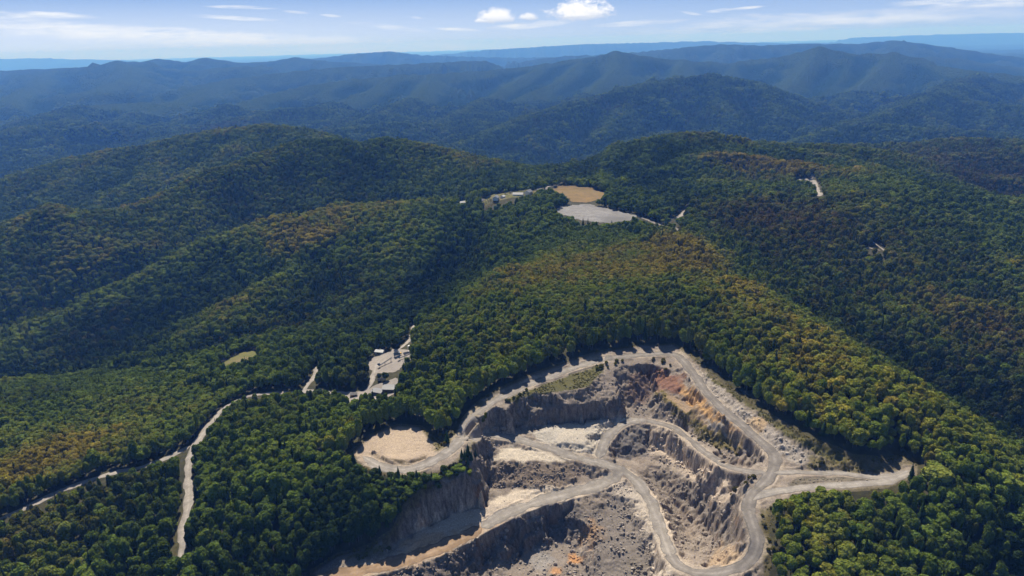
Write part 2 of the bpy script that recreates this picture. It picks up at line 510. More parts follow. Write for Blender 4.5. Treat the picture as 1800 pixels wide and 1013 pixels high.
# hidden valley ground behind the skylines (x, y, height)
HID = [(-2600, 3300, -260), (-1500, 3300, -270), (-600, 3000, -270), (0, 2700, -260), (-900, 2150, -190), (400, 2600, -250), (1000, 2700, -230), (1700, 2900, -220), (2600, 3000, -220), (-300, 2300, -190),
       (250, 2150, -120), (700, 2200, -110), (1200, 2050, -80), (-2200, 2200, -240), (-1500, 1700, -200), (-1300, 1100, -170), (-1000, 800, -150), (1300, 1000, -60), (1500, 1500, -60), (2300, 2100, -120),
       (-420, 1390, -108), (-280, 1370, -88), (-150, 1390, -62), (-366, 1000, -118), (-420, 930, -135), (-600, 850, -150), (-480, 840, -118), (900, 600, -70), (600, 300, -40), (-500, 250, -60), (-300, 180, -60), (0, 200, -85), (300, 200, -45), (0, 60, -90), (-700, 450, -80), (800, 200, -60),
       (-700, -200, -100), (700, -200, -100), (-3500, 1500, -260), (3500, 1500, -200), (-3500, 3500, -280), (3500, 3500, -240), (-1000, 0, -90), (1200, 100, -80)]

# ------------------------------------------------------------------ far ridges (pixel x, y, distance), seen through the haze
FAR = [
    (0.42, [(800, 262, 3300), (860, 236, 3600), (930, 207, 3900), (1020, 181, 4200), (1130, 153, 4500), (1250, 135, 4700), (1330, 150, 4600), (1400, 188, 4350), (1445, 212, 4150)]),
    (0.40, [(1250, 136, 4700), (1255, 175, 4250), (1290, 215, 3900)]), (0.40, [(1130, 153, 4500), (1090, 200, 4000), (1060, 240, 3600)]), (0.4, [(1330, 150, 4600), (1370, 200, 4000)]),
    (0.38, [(1380, 262, 3150), (1450, 236, 3400), (1550, 206, 3800), (1650, 168, 4500), (1720, 132, 5500)]), (0.36, [(1500, 222, 3550), (1620, 230, 3300), (1760, 240, 3200)]),
    (0.36, [(1650, 168, 4500), (1750, 190, 4100), (1900, 200, 3900)]),
    (0.42, [(1200, 150, 7800), (1300, 108, 7500), (1380, 98, 7200), (1440, 82, 7000), (1500, 96, 6900), (1570, 92, 6800), (1630, 112, 6500), (1700, 123, 6000), (1800, 133, 5600), (2000, 150, 5400)]),
    (0.42, [(1440, 82, 7000), (1412, 125, 6300), (1375, 165, 5600), (1350, 190, 5200)]), (0.42, [(1570, 92, 6800), (1540, 130, 6000), (1480, 175, 5200), (1450, 205, 4700)]),
    (0.42, [(1300, 108, 7500), (1280, 130, 6700)]), (0.42, [(1500, 96, 6900), (1480, 140, 6000), (1430, 180, 5300)]),
    (0.40, [(780, 150, 7900), (880, 122, 7800), (960, 112, 7700), (1030, 102, 7600), (1085, 90, 7400), (1130, 98, 7300), (1200, 106, 7300), (1300, 112, 7400)]),
    (0.40, [(1085, 90, 7400), (1085, 120, 6600), (1040, 160, 5600), (1000, 185, 5000)]), (0.40, [(960, 112, 7700), (905, 145, 6400), (830, 190, 5000), (780, 215, 4400)]),
    (0.40, [(1200, 106, 7300), (1190, 130, 6400)]), (0.40, [(1030, 102, 7600), (990, 140, 6300), (930, 165, 5600)]),
    (0.36, [(560, 165, 6200), (620, 140, 6800), (700, 132, 6900), (760, 130, 7100), (830, 126, 7300), (900, 120, 7700)]), (0.36, [(700, 132, 6900), (640, 165, 5900), (560, 190, 5200)]),
    (0.36, [(760, 130, 7100), (740, 165, 5700), (680, 200, 4800), (620, 222, 4300)]), (0.32, [(620, 140, 6800), (540, 150, 6500), (460, 170, 6000), (380, 195, 5200)]),
    (0.34, [(300, 160, 7000), (400, 140, 7800), (500, 127, 8300), (600, 118, 8600), (720, 112, 9000), (850, 106, 9500)]), (0.3, [(400, 140, 7800), (330, 170, 6400), (230, 205, 5300)]),
    (0.3, [(-200, 130, 10500), (0, 124, 10000), (90, 121, 9900), (170, 117, 9700), (208, 107, 9500), (245, 115, 9600), (330, 124, 9500), (430, 116, 9400)]),
    (0.3, [(208, 107, 9500), (230, 135, 8000), (160, 160, 6800)]), (0.28, [(90, 121, 9900), (60, 150, 7800), (0, 180, 6200)]),
    (0.3, [(215, 116, 11500), (280, 103, 11000), (325, 110, 11000), (362, 101, 11000), (420, 110, 11200), (470, 109, 11500), (520, 100, 11500), (580, 108, 11500), (660, 112, 12000)]),
    (0.3, [(540, 104, 16000), (600, 97, 16000), (640, 93, 15500), (682, 90, 15500), (740, 97, 16000), (800, 99, 16500), (880, 101, 17000), (1000, 100, 17000)]),
    (0.3, [(700, 104, 26000), (850, 88, 25000), (950, 82, 25000), (1040, 77, 25000), (1100, 76, 25000), (1170, 74, 25500), (1240, 72, 26000), (1330, 75, 26500), (1480, 76, 27000)]),
    (0.3, [(930, 106, 12500), (1000, 98, 12300), (1070, 96, 12000), (1140, 90, 11500), (1200, 84, 11000), (1265, 78, 11000), (1340, 80, 11000), (1430, 77, 11000), (1510, 77, 10800), (1576, 70, 10500),
            (1630, 78, 10500), (1700, 88, 10500), (1770, 98, 10500), (1850, 108, 10500)]),
    (0.3, [(1600, 98, 8800), (1690, 103, 8600), (1760, 115, 8400), (1900, 128, 8300)]),
    (0.3, [(1130, 92, 14000), (1260, 90, 15000), (1420, 88, 16000)]),
    (0.28, [(60, 215, 4800), (150, 185, 5500), (260, 180, 5800)]), (0.28, [(420, 215, 4600), (500, 195, 5000), (590, 196, 4900)]), (0.28, [(-60, 260, 3700), (40, 228, 4200), (120, 220, 4400)]),
    (0.28, [(600, 232, 3700), (690, 222, 4100), (760, 222, 4100)]),
    (0.25, [(1500, 66, 33000), (1650, 60, 33000), (1900, 55, 33000)]), (0.25, [(-100, 105, 33000), (60, 102, 33000), (200, 105, 33000)]),
]

NATW = np.array([W(*q) for q in NAT] + [WY(*q) for q in NATY] + [np.array(q, float) for q in HID] + [W(*q) for q in QOUT[::1]])
_c = NATW[:, :2] / 1000.0


def tps_kernel(d2):
    return 0.5 * d2 * np.log(d2 + 1e-9)


def tps_fit(c, v, lam):
    n = len(c)
    d2 = ((c[:, None, :] - c[None, :, :]) ** 2).sum(-1)
    A = np.zeros((n + 3, n + 3))
    A[:n, :n] = tps_kernel(d2) + lam * np.eye(n)
    A[:n, n] = 1
    A[:n, n + 1:] = c
    A[n, :n] = 1
    A[n + 1:, :n] = c.T
    return np.linalg.solve(A, np.concatenate([v, np.zeros(3)]))


def hill_noise(x, y):
    """gullies and small spurs of the wooded slopes; none near the quarry and on made ground"""
    dq, _ = seg_dist(QWP, x, y, True)
    dq = np.where(inside(QWP, x, y), 0, dq)
    k = sstep(dq, 25, 700) * (1 - sstep(y, 2350, 3300))
    for cx, cy, cz, rr in ((1040, 365, 5, 150), (690, 650, -30, 70), (1190, 400, 3, 60)):
        q = W(cx, cy, cz)
        k = k * sstep(np.hypot(x - q[0], y - q[1]), rr * 0.6, rr * 1.5)
    hill = _hill_mask(x, y)
    a = (15 + 9 * sstep(y, 1150, 1500)) * (1 - hill) + 9.0 * hill
    return k * (a * (ridged(x + 40 * fbm(x, y, 150, 2), y, 270 - 90 * hill, 3, 0.45, seed=11) - 0.8) + 2.5 * fbm(x, y, 60, 3, seed=12))


def _hill_mask(x, y):
    """where the ground is drawn from crest and valley lines: the western spurs and the hills behind them"""
    lim = 850 + 420 * sstep(x, -210, 20)
    return sstep(y, lim - 60, lim + 70) * (1 - sstep(x, 120, 280))


QWP = np.array(PX(QOUT))[:30]
# the traced outlines are those of the tree tops: the ground of the farther slopes lies a tree's height lower
_low = 12.5 * sstep(NATW[:, 1], 780, 1000)
_p = W(1030, 362, 5)
_low *= sstep(np.hypot(NATW[:, 0] - _p[0], NATW[:, 1] - _p[1]), 110, 260)
_w = tps_fit(_c, NATW[:, 2] - _low - hill_noise(NATW[:, 0], NATW[:, 1]), 1e-5)


def tps_eval(x, y):
    X, Y = (x / 1000.0).ravel(), (y / 1000.0).ravel()
    o = _w[-3] + _w[-2] * X + _w[-1] * Y
    for i in range(len(_c)):
        d2 = (X - _c[i, 0]) ** 2 + (Y - _c[i, 1]) ** 2
        o += _w[i] * tps_kernel(d2)
    return o.reshape(x.shape)


def grow(a, step, ratio, end):
    o, p, s = [], a, step
    while abs(p - a) < end:
        s *= ratio
        p += s
        o.append(p)
    return o


def axis(lo, hi, step, ratio, left, right):
    m = list(np.arange(lo, hi + 0.01, step))
    return np.array([*reversed([2 * lo - q for q in grow(lo, step, ratio, left)]), *m, *grow(hi, step, ratio, right)])


XS = axis(-165.0, 280.0, 0.7, 1.0118, 52000, 52000)
YS = axis(325.0, 630.0, 0.7, 1.0108, 500, 62000)
GX, GY = np.meshgrid(XS, YS)
print('grid', GX.shape)


CRESTS = [np.array([WY(*q) for q in l]) for l in (
    [(955, 296, 1640), (860, 277, 1680), (780, 253, 1710), (690, 236, 1730), (640, 243, 1738), (600, 240, 1745), (560, 234, 1748), (520, 231, 1745), (490, 243, 1725), (473, 252, 1710), (410, 274, 1670), (351, 297, 1635),
     (305, 322, 1610), (262, 347, 1585), (212, 367, 1560), (170, 385, 1540)],
    [(690, 236, 1730), (720, 275, 1640), (730, 320, 1520)], [(800, 262, 1700), (850, 310, 1520), (860, 335, 1400)],
    [(548, 236, 1746), (548, 280, 1650), (556, 320, 1570), (562, 345, 1510)], [(445, 262, 1695), (455, 310, 1600), (462, 355, 1520)],
    [(351, 297, 1635), (372, 340, 1555), (385, 385, 1470)],
    [(530, 224, 2320), (470, 216, 2390), (400, 219, 2430), (350, 227, 2450), (290, 236, 2450), (200, 262, 2400), (120, 279, 2350), (60, 300, 2300), (0, 320, 2250), (-90, 352, 2200), (-220, 400, 2100)],
    [(351, 229, 2450), (305, 268, 2260), (235, 318, 2060), (168, 354, 1920)], [(190, 264, 2395), (115, 313, 2200), (42, 352, 2040)], [(455, 218, 2400), (400, 262, 2180), (330, 305, 2000)],
    [(60, 300, 2300), (0, 345, 2120), (-40, 380, 2000)],
    [(287, 426, 1345), (255, 416, 1360), (220, 402, 1372), (185, 388, 1378), (150, 374, 1378), (115, 360, 1378), (80, 352, 1380), (40, 362, 1390), (0, 381, 1405), (-120, 430, 1420), (-260, 500, 1400)],
    [(120, 362, 1376), (130, 420, 1290), (120, 480, 1210)], [(20, 372, 1395), (10, 440, 1290), (0, 510, 1190)], [(210, 399, 1370), (225, 430, 1300)])]
CRESTS += [np.array([W(*q) for q in l]) for l in (
    [(800, 352, -3), (700, 350, -2), (600, 354, -7), (540, 361, -10), (480, 372, -14), (430, 390, -28), (380, 412, -44), (290, 442, -73), (200, 492, -104), (100, 545, -134), (10, 580, -160), (-80, 620, -185)],
    [(660, 392, -13), (600, 410, -26), (560, 425, -34), (512, 447, -45), (450, 490, -60), (380, 540, -80), (307, 582, -101), (270, 620, -118)],
    [(500, 372, -14), (480, 410, -38), (468, 440, -62)], [(330, 430, -62), (330, 480, -92), (345, 520, -112)], [(180, 503, -111), (190, 560, -146), (210, 600, -166)],
    [(760, 385, -10), (740, 410, -18), (700, 470, -44), (650, 535, -58), (560, 590, -68), (480, 614, -70)],
    [(290, 655, -86), (360, 640, -76), (430, 624, -65), (520, 640, -54)], [(512, 447, -45), (530, 490, -66), (520, 540, -84)])]
VALES = [np.array(l, float) for l in (
    [(120, 1450, -8), (30, 1430, -22), (-110, 1405, -58), (-280, 1385, -92), (-420, 1385, -118), (-560, 1375, -138), (-660, 1320, -152), (-740, 1240, -168), (-830, 1150, -192), (-930, 1060, -212), (-1080, 960, -228)],
    [(-500, 1950, -95), (-700, 1850, -135), (-880, 1740, -165), (-1050, 1620, -190), (-1300, 1500, -212), (-1600, 1380, -235)],
    [(-250, 2050, -120), (-60, 2050, -150), (150, 2050, -165)],
    [(-240, 1120, -36), (-300, 1092, -62), (-350, 1068, -84), (-420, 1035, -110), (-490, 980, -132), (-560, 910, -152), (-650, 850, -170), (-780, 790, -192)],
    [(-170, 1010, -42), (-215, 950, -72), (-270, 880, -92), (-330, 835, -102), (-400, 800, -112), (-480, 765, -122)])]
# gullies of the hill behind: down the face between the ribs
VALES += [np.array([WY(*q) - np.array([0, 0, d]) for q, d in l]) for l in (
    [((629, 262, 1700), 8), ((620, 300, 1620), 24), ((607, 342, 1520), 26)], [((497, 268, 1690), 8), ((512, 315, 1600), 24), ((523, 348, 1510), 24)], [((410, 300, 1640), 10), ((420, 340, 1570), 26), ((425, 380, 1490), 22)],
    [((760, 275, 1660), 8), ((790, 320, 1500), 20)], [((265, 268, 2380), 16), ((215, 312, 2160), 34), ((140, 352, 1960), 30)], [((375, 250, 2330), 16), ((320, 290, 2130), 34), ((250, 335, 1940), 30)],
    [((115, 298, 2280), 14), ((60, 335, 2120), 30)], [((165, 400, 1330), 14), ((170, 440, 1270), 26), ((170, 475, 1215), 24)], [((65, 385, 1350), 16), ((62, 440, 1270), 30), ((60, 510, 1180), 26)])]


def hill_lines():
    """height field strung between the crest and valley lines, sides planar, edges worn round"""
    P = [dense(c - np.array([0, 0, 12.5]), 24.0) for c in CRESTS] + [dense(v, 24.0) for v in VALES]
    k = (_hill_mask(NATW[:, 0], NATW[:, 1]) < 0.5) | (NATW[:, 1] > 2500) | (NATW[:, 0] > 30)
    Q = NATW[k].copy()
    Q[:, 2] -= _low[k]
    gx, gy = (v.ravel() for v in np.meshgrid(np.arange(-1000, 500, 36.0), np.arange(560, 1700, 36.0)))
    e = (_hill_mask(gx, gy) < 0.4) & (_hill_mask(gx, gy + 220) + _hill_mask(gx - 220, gy) > 0)
    gx, gy = gx[e], gy[e]
    P = [p[_hill_mask(p[:, 0], p[:, 1]) > 0.3] for p in P]
    P = np.vstack(P + [Q[_hill_mask(Q[:, 0], Q[:, 1]) > 0.4], Q[(Q[:, 1] > 2500) | (Q[:, 0] > 520) | (Q[:, 0] < -1010)], np.stack([gx, gy, tps_eval(gx, gy)], 1)])
    key = np.round(P[:, :2] / 9.0).astype(int)
    _, ui = np.unique(key, axis=0, return_index=True)
    P = P[ui]
    vo, eo, fo, ov, oe, of = delaunay_2d_cdt([Vector((a, b)) for a, b in P[:, :2]], [], [], 0, 1e-4)
    zz = np.array([P[o[0], 2] for o in ov])
    vv = np.array([(v.x, v.y) for v in vo])
    xs, ys = np.arange(-2400, 700, 8.0), np.arange(650, 3400, 8.0)
    X, Y = np.meshgrid(xs, ys)
    Z = np.full(X.shape, -150.0)
    for f in fo:
        a, b, c = vv[f[0]], vv[f[1]], vv[f[2]]
        i0, i1 = np.searchsorted(xs, [min(a[0], b[0], c[0]), max(a[0], b[0], c[0])])
        j0, j1 = np.searchsorted(ys, [min(a[1], b[1], c[1]), max(a[1], b[1], c[1])])
        if i1 <= i0 or j1 <= j0:
            continue
        x, y = X[j0:j1, i0:i1], Y[j0:j1, i0:i1]
        det = (b[1] - c[1]) * (a[0] - c[0]) + (c[0] - b[0]) * (a[1] - c[1])
        if abs(det) < 1e-9:
            continue
        l1 = ((b[1] - c[1]) * (x - c[0]) + (c[0] - b[0]) * (y - c[1])) / det
        l2 = ((c[1] - a[1]) * (x - c[0]) + (a[0] - c[0]) * (y - c[1])) / det
        l3 = 1 - l1 - l2
        m = (l1 >= -1e-6) & (l2 >= -1e-6) & (l3 >= -1e-6)
        Z[j0:j1, i0:i1][m] = (l1 * zz[f[0]] + l2 * zz[f[1]] + l3 * zz[f[2]])[m]
    return xs, ys, blur(Z, 9)


def hill_eval(x, y):
    i = np.clip(((x - HLX[0]) / 8.0), 0, len(HLX) - 1.001)
    j = np.clip(((y - HLY[0]) / 8.0), 0, len(HLY) - 1.001)
    a, b = i.astype(int), j.astype(int)
    u, v = i - a, j - b
    return (HLZ[b, a] * (1 - u) + HLZ[b, a + 1] * u) * (1 - v) + (HLZ[b + 1, a] * (1 - u) + HLZ[b + 1, a + 1] * u) * v


def far_ground(x, y):
    """valley floor with low hills, then the ridges as tents with spurred flanks"""
    wx = x + 260 * fbm(x, y, 1500, 3, seed=1)
    wy = y + 260 * fbm(x, y, 1500, 3, seed=2)
    z = -330 + 75 * ridged(wx, wy, 1700, 5, 0.5, seed=3) * sstep(y, 2300, 3600)
    z = z - 120 * sstep(y, 12000, 24000)
    for slope, pl in FAR:
        p = np.array([WY(*q) for q in pl])
        lo, hi = p.min(0), p.max(0)
        reach = (hi[2] + 420) / slope * 1.15
        m = (x > lo[0] - reach) & (x < hi[0] + reach) & (y > lo[1] - reach) & (y < hi[1] + reach)
        if not m.any():
            continue
        xx, yy = x[m], y[m]
        sc = np.clip(p[:, 1].mean() / 6000, 0.6, 3)
        ww = 0.5 + 0.5 * np.clip(sc, 0, 1)
        d0, zr = seg_dist(p, xx, yy)
        far = sstep(d0, 40, 500)
        qx = xx + far * 170 * fbm(xx, yy, 700 * ww, 3, seed=5)
        qy = yy + far * 170 * fbm(xx, yy, 700 * ww, 3, seed=6)
        d, zr = seg_dist(p, qx, qy)
        g = ridged(xx + 120 * fbm(xx, yy, 900, 2, seed=13), yy, 560 * ww, 5, 0.6, seed=8) - 1.0
        g2 = ridged(xx, yy, 240 * ww, 3, 0.5, seed=9) - 0.9
        rr = 26.0 * sc
        slope = slope * 1.2
        t = zr + 7 * g2 * np.clip(sc, 0, 1.5) - slope * (np.sqrt(d * d + rr * rr) - rr) * (1 - 0.12 * sstep(d, 200, 1500))
        t += (95 * g + 34 * g2) * sstep(d0, 30, 420)
        k = 26.0
        zm = z[m]
        h = np.clip(0.5 + 0.5 * (t - zm) / k, 0, 1)
        z[m] = zm + (t - zm) * h + k * h * (1 - h)
    return z


# ---- quarry surface: triangulated break lines
QW = np.array(PX(QOUT))
ROADW = {k: spline(PX(v), 3.0) for k, (w, v) in ROADS.items()}


def build_quarry(xs, ys):
    pts = [dense(np.vstack([QW, QW[:1]]), 4.0)]
    for b in BREAK:
        b = np.array(PX(b))
        pts.append(dense(b, 4.0) if len(b) > 1 else b)
    roads = []
    for k, (w, _) in ROADS.items():
        c = ROADW[k]
        t = np.gradient(c[:, :2], axis=0)
        t /= np.linalg.norm(t, axis=1)[:, None] + 1e-9
        nrm = np.stack([-t[:, 1], t[:, 0]], 1)
        for s in (-1, -0.0, 1):
            q = c.copy()
            q[:, :2] += nrm * (w + 0.8) * s
            roads.append(q)
    rd = np.vstack(roads)
    # natural break points closer than the road bed give way to it
    base = np.vstack(pts)
    keep = np.ones(len(base), bool)
    for k, (w, _) in ROADS.items():
        d, zz = seg_dist(ROADW[k][::2], base[:, 0], base[:, 1])
        keep &= d > w + 2.2
    # road edge points that fall on another, nearer road are dropped
    kr = np.ones(len(rd), bool)
    names = list(ROADS)
    i0 = 0
    for k in names:
        n = len(ROADW[k]) * 3
        for o in names:
            if o == k:
                continue
            d, zz = seg_dist(ROADW[o][::2], rd[i0:i0 + n, 0], rd[i0:i0 + n, 1])
            if names.index(o) < names.index(k):
                kr[i0:i0 + n] &= d > ROADS[o][0] + 1.0
        i0 += n
    P = np.vstack([base[keep], rd[kr]])
    key = np.round(P[:, :2] / 1.2).astype(int)
    _, ui = np.unique(key, axis=0, return_index=True)
    P = P[ui]
    vo, eo, fo, ov, oe, of = delaunay_2d_cdt([Vector((a, b)) for a, b in P[:, :2]], [], [], 0, 1e-4)
    zz = np.array([P[o[0], 2] if len(o) else np.nan for o in ov])
    vv = np.array([(v.x, v.y) for v in vo])
    X, Y = np.meshgrid(xs, ys)
    Z = np.full(X.shape, np.nan)
    for f in fo:
        a, b, c = vv[f[0]], vv[f[1]], vv[f[2]]
        i0, i1 = np.searchsorted(xs, [min(a[0], b[0], c[0]), max(a[0], b[0], c[0])])
        j0, j1 = np.searchsorted(ys, [min(a[1], b[1], c[1]), max(a[1], b[1], c[1])])
        if i1 <= i0 or j1 <= j0:
            continue
        x, y = X[j0:j1, i0:i1], Y[j0:j1, i0:i1]
        det = (b[1] - c[1]) * (a[0] - c[0]) + (c[0] - b[0]) * (a[1] - c[1])
        if abs(det) < 1e-9:
            continue
        l1 = ((b[1] - c[1]) * (x - c[0]) + (c[0] - b[0]) * (y - c[1])) / det
        l2 = ((c[1] - a[1]) * (x - c[0]) + (a[0] - c[0]) * (y - c[1])) / det
        l3 = 1 - l1 - l2
        m = (l1 >= -1e-6) & (l2 >= -1e-6) & (l3 >= -1e-6)
        z = l1 * zz[f[0]] + l2 * zz[f[1]] + l3 * zz[f[2]]
        Z[j0:j1, i0:i1][m] = z[m]
    return Z


def blur(a, n=1):
    for _ in range(n):
        p = np.pad(a, 1, mode='edge')
        a = (p[:-2, 1:-1] + 2 * p[1:-1, 1:-1] + p[2:, 1:-1]) / 4
        p = np.pad(a, 1, mode='edge')
        a = (p[1:-1, :-2] + 2 * p[1:-1, 1:-1] + p[1:-1, 2:]) / 4
    return a


HLX, HLY, HLZ = hill_lines()

# ------------------------------------------------------------------ heights of the whole ground sheet
near = (GY < 3600) & (np.abs(GX) < 1.0 * np.maximum(GY, 0) + 900)
GZ = np.zeros(GX.shape)
rad = np.hypot(GX, GY)
GZ[near] = np.clip(tps_eval(GX[near], GY[near]), -310, 130)
fm = (GY > 2200) & (np.abs(GX) < 1.02 * GY + 3000)
zf = np.full(GX.shape, -300.0)
zf[fm] = far_ground(GX[fm], GY[fm])
wfar = sstep(GY, 2350, 3300)
GZ = np.where(near, GZ, zf)
GZ = GZ * (1 - wfar) + zf * wfar
_hm = _hill_mask(GX[near], GY[near]) * (1 - sstep(GY[near], 2350, 3300))
GZ[near] = GZ[near] * (1 - _hm) + (hill_eval(GX[near], GY[near]) * (1 - wfar[near]) + zf[near] * wfar[near]) * _hm + hill_noise(GX[near], GY[near])

qi = np.where((XS > QW[:, 0].min() - 2) & (XS < QW[:, 0].max() + 2))[0]
qj = np.where((YS > QW[:, 1].min() - 2) & (YS < QW[:, 1].max() + 2))[0]
i0, i1, j0, j1 = qi[0], qi[-1] + 1, qj[0], qj[-1] + 1
QX, QY = GX[j0:j1, i0:i1], GY[j0:j1, i0:i1]
qz = build_quarry(XS[i0:i1], YS[j0:j1])
sd = signed(QW, QX, QY)
qz = np.where(np.isnan(qz), GZ[j0:j1, i0:i1], qz)
qz = blur(qz, 1)
gy_, gx_ = np.gradient(qz, YS[j0:j1], XS[i0:i1])
QSLOPE = np.hypot(gx_, gy_)
QROAD = np.full(QX.shape, 1e9)
for k, (w, _) in ROADS.items():
    d, zr = seg_dist(ROADW[k], QX, QY)
    QROAD = np.minimum(QROAD, d - w)
rough = sstep(QSLOPE, 0.22, 0.6) * sstep(QROAD, 0.0, 2.0) * sstep(sd, 0, 5)
cliff = sstep(QSLOPE, 0.9, 1.6) * sstep(QROAD, 0.2, 2.0)
wx_, wy_ = QX + 1.2 * fbm(QX, QY, 6, 2, seed=27), QY + 1.2 * fbm(QX, QY, 6, 2, seed=28)
c1, e1 = cells(wx_, wy_, 3.2, 1)
c2, e2 = cells(wx_, wy_, 8.5, 2)
c3, e3 = cells(QX, QY, 1.7, 3)
rk = 1.5 * (ridged(QX, QY, 17, 3, 0.5, seed=21) - 0.9) + 1.5 * c1 + 0.8 * c3 + 1.6 * c2
big = 5.0 * (ridged(wx_, wy_, 26, 3, 0.5, seed=23) - 0.95) + 5.5 * c2 * sstep(e2, 0.0, 0.25) + 1.6 * c1      # buttresses and clefts of the blasted faces
qz = qz + rough * rk * (1 - 0.5 * cliff) + cliff * big
# blasted faces break in ledges
led = 7.0
zq = qz + 1.5 * fbm(QX, QY, 18, 2, seed=24)
fr = zq / led - np.floor(zq / led)
qz = qz + cliff * 0.7 * led * (sstep(fr, 0.15, 0.85) - fr)
# spoil and rubble away from the roads, even where the ground is not steep
loose = sstep(QROAD, 0.5, 4.0) * sstep(sd, 1, 6) * sstep(fbm(QX, QY, 22, 3, seed=29), -0.15, 0.35)
qz += ((0.07 + 0.2 * sstep(QSLOPE, 0.1, 0.3)) * fbm(QX, QY, 6, 3, seed=25) + 0.45 * loose * c3) * sstep(QROAD, -0.5, 1.5) + 0.02 * fbm(QX, QY, 2.5, 2, seed=26)
# windrows pushed up along the haul roads
qz += 0.85 * np.exp(-((QROAD - 1.5) / 0.75) ** 2) * sstep(fbm(QX, QY, 16, 3, seed=30), -0.25, 0.25) * sstep(sd, 1.5, 4)
wq = sstep(sd, -1.0, 5.0)
GZ[j0:j1, i0:i1] = GZ[j0:j1, i0:i1] * (1 - wq) + qz * wq


def bilerp(A, x, y):
    x, y = np.asarray(x, float), np.asarray(y, float)
    i = np.clip(np.searchsorted(XS, x) - 1, 0, len(XS) - 2)
    j = np.clip(np.searchsorted(YS, y) - 1, 0, len(YS) - 2)
    u = np.clip((x - XS[i]) / (XS[i + 1] - XS[i]), 0, 1)
    v = np.clip((y - YS[j]) / (YS[j + 1] - YS[j]), 0, 1)
    return (A[j, i] * (1 - u) + A[j, i + 1] * u) * (1 - v) + (A[j + 1, i] * (1 - u) + A[j + 1, i + 1] * u) * v


def ground(x, y):
    return bilerp(GZ, x, y)


def hit(px, py):
    """where the sight line of a photo pixel meets the ground"""
    d = pix_dir(px, py)
    d = d / d[1]
    Y = np.concatenate([np.arange(150, 800, 0.6), np.arange(800, 3000, 2.0), np.arange(3000, 12000, 10.0)])
    zz = ground(d[0] * Y, Y)
    below = np.where(HC + d[2] * Y < zz)[0]
    if not len(below):
        return None
    y = Y[below[0]]
    return np.array([d[0] * y, y, float(ground(d[0] * y, y))])


def HITS(lst):
    return np.array([q for q in (hit(*p) for p in lst) if q is not None])


# ------------------------------------------------------------------ materials
def newmat(name, rough=0.9):
    m = bpy.data.materials.new(name)
    m.use_nodes = True
    n, l = m.node_tree.nodes, m.node_tree.links
    b = n['Principled BSDF']
    b.inputs['Roughness'].default_value = rough
    b.inputs['Specular IOR Level'].default_value = 0.15
    return m, n, l, b


def nmix(n, l, a, b, fac, mode='MIX'):
    x = n.new('ShaderNodeMix')
    x.data_type = 'RGBA'
    x.blend_type = mode
    x.clamp_factor = True
    if isinstance(fac, (int, float)):
        x.inputs['Factor'].default_value = fac
    else:
        l.new(fac, x.inputs['Factor'])
    for s, v in (('A', a), ('B', b)):
        i = [q for q in x.inputs if q.name == s and q.type == 'RGBA'][0]
        if isinstance(v, tuple):
            i.default_value = (*v, 1)
        else:
            l.new(v, i)
    return [q for q in x.outputs if q.type == 'RGBA'][0]


def nnoise(n, l, scale, detail=4, rough=0.55, vec=None, dist=0.0):
    t = n.new('ShaderNodeTexNoise')
    t.inputs['Scale'].default_value = scale
    t.inputs['Detail'].default_value = detail
    t.inputs['Roughness'].default_value = rough
    t.inputs['Distortion'].default_value = dist
    if vec is None:
        g = n.new('ShaderNodeNewGeometry')
        vec = g.outputs['Position']
    l.new(vec, t.inputs['Vector'])
    return t.outputs['Fac']


def nramp(n, l, v, a, b, c=0.0, d=1.0):
    r = n.new('ShaderNodeMapRange')
    for k, q in (('From Min', a), ('From Max', b), ('To Min', c), ('To Max', d)):
        r.inputs[k].default_value = q
    l.new(v, r.inputs['Value'])
    return r.outputs[0]


def nbump(n, l, b, h, strength, dist):
    u = n.new('ShaderNodeBump')
    u.inputs['Strength'].default_value = strength
    u.inputs['Distance'].default_value = dist
    l.new(h, u.inputs['Height'])
    l.new(u.outputs[0], b.inputs['Normal'])


def attr_mat(name, scale, amount, bump, rough=0.95, streak=False):
    """colour from the sheet's own 'tint' attribute, broken up by fine noise"""
    m, n, l, b = newmat(name, rough)
    a = n.new('ShaderNodeAttribute')
    a.attribute_name = 'tint'
    f = nnoise(n, l, scale, 6, 0.65)
    v = nramp(n, l, f, 0.3, 0.72, 1 - amount, 1 + amount)
    c = n.new('ShaderNodeCombineColor')
    for i in range(3):
        l.new(v, c.inputs[i])
    col = nmix(n, l, a.outputs['Color'], c.outputs[0], 1.0, 'MULTIPLY')
    if streak:
        # blasted faces: upright drill streaks, rust and fresh breaks on whatever stands steep
        g = n.new('ShaderNodeNewGeometry')
        s3 = n.new('ShaderNodeSeparateXYZ')
        l.new(g.outputs['Normal'], s3.inputs[0])
        mp = n.new('ShaderNodeMapping')
        mp.inputs['Scale'].default_value = (1.0, 1.0, 0.16)
        l.new(g.outputs['Position'], mp.inputs['Vector'])
        st = nnoise(n, l, 0.55, 6, 0.7, mp.outputs[0])
        steep = nramp(n, l, s3.outputs[2], 0.75, 0.45)
        k = nmix(n, l, (0.42, 0.40, 0.40), (1.45, 1.40, 1.34), nramp(n, l, st, 0.36, 0.66))
        k = nmix(n, l, k, (1.15, 0.80, 0.55), nramp(n, l, nnoise(n, l, 0.09, 4, 0.6), 0.56, 0.7, 0, 0.6))
        col = nmix(n, l, col, nmix(n, l, col, k, 1.0, 'MULTIPLY'), steep)
    l.new(col, b.inputs['Base Color'])
    nbump(n, l, b, f, 0.7, bump)
    return m


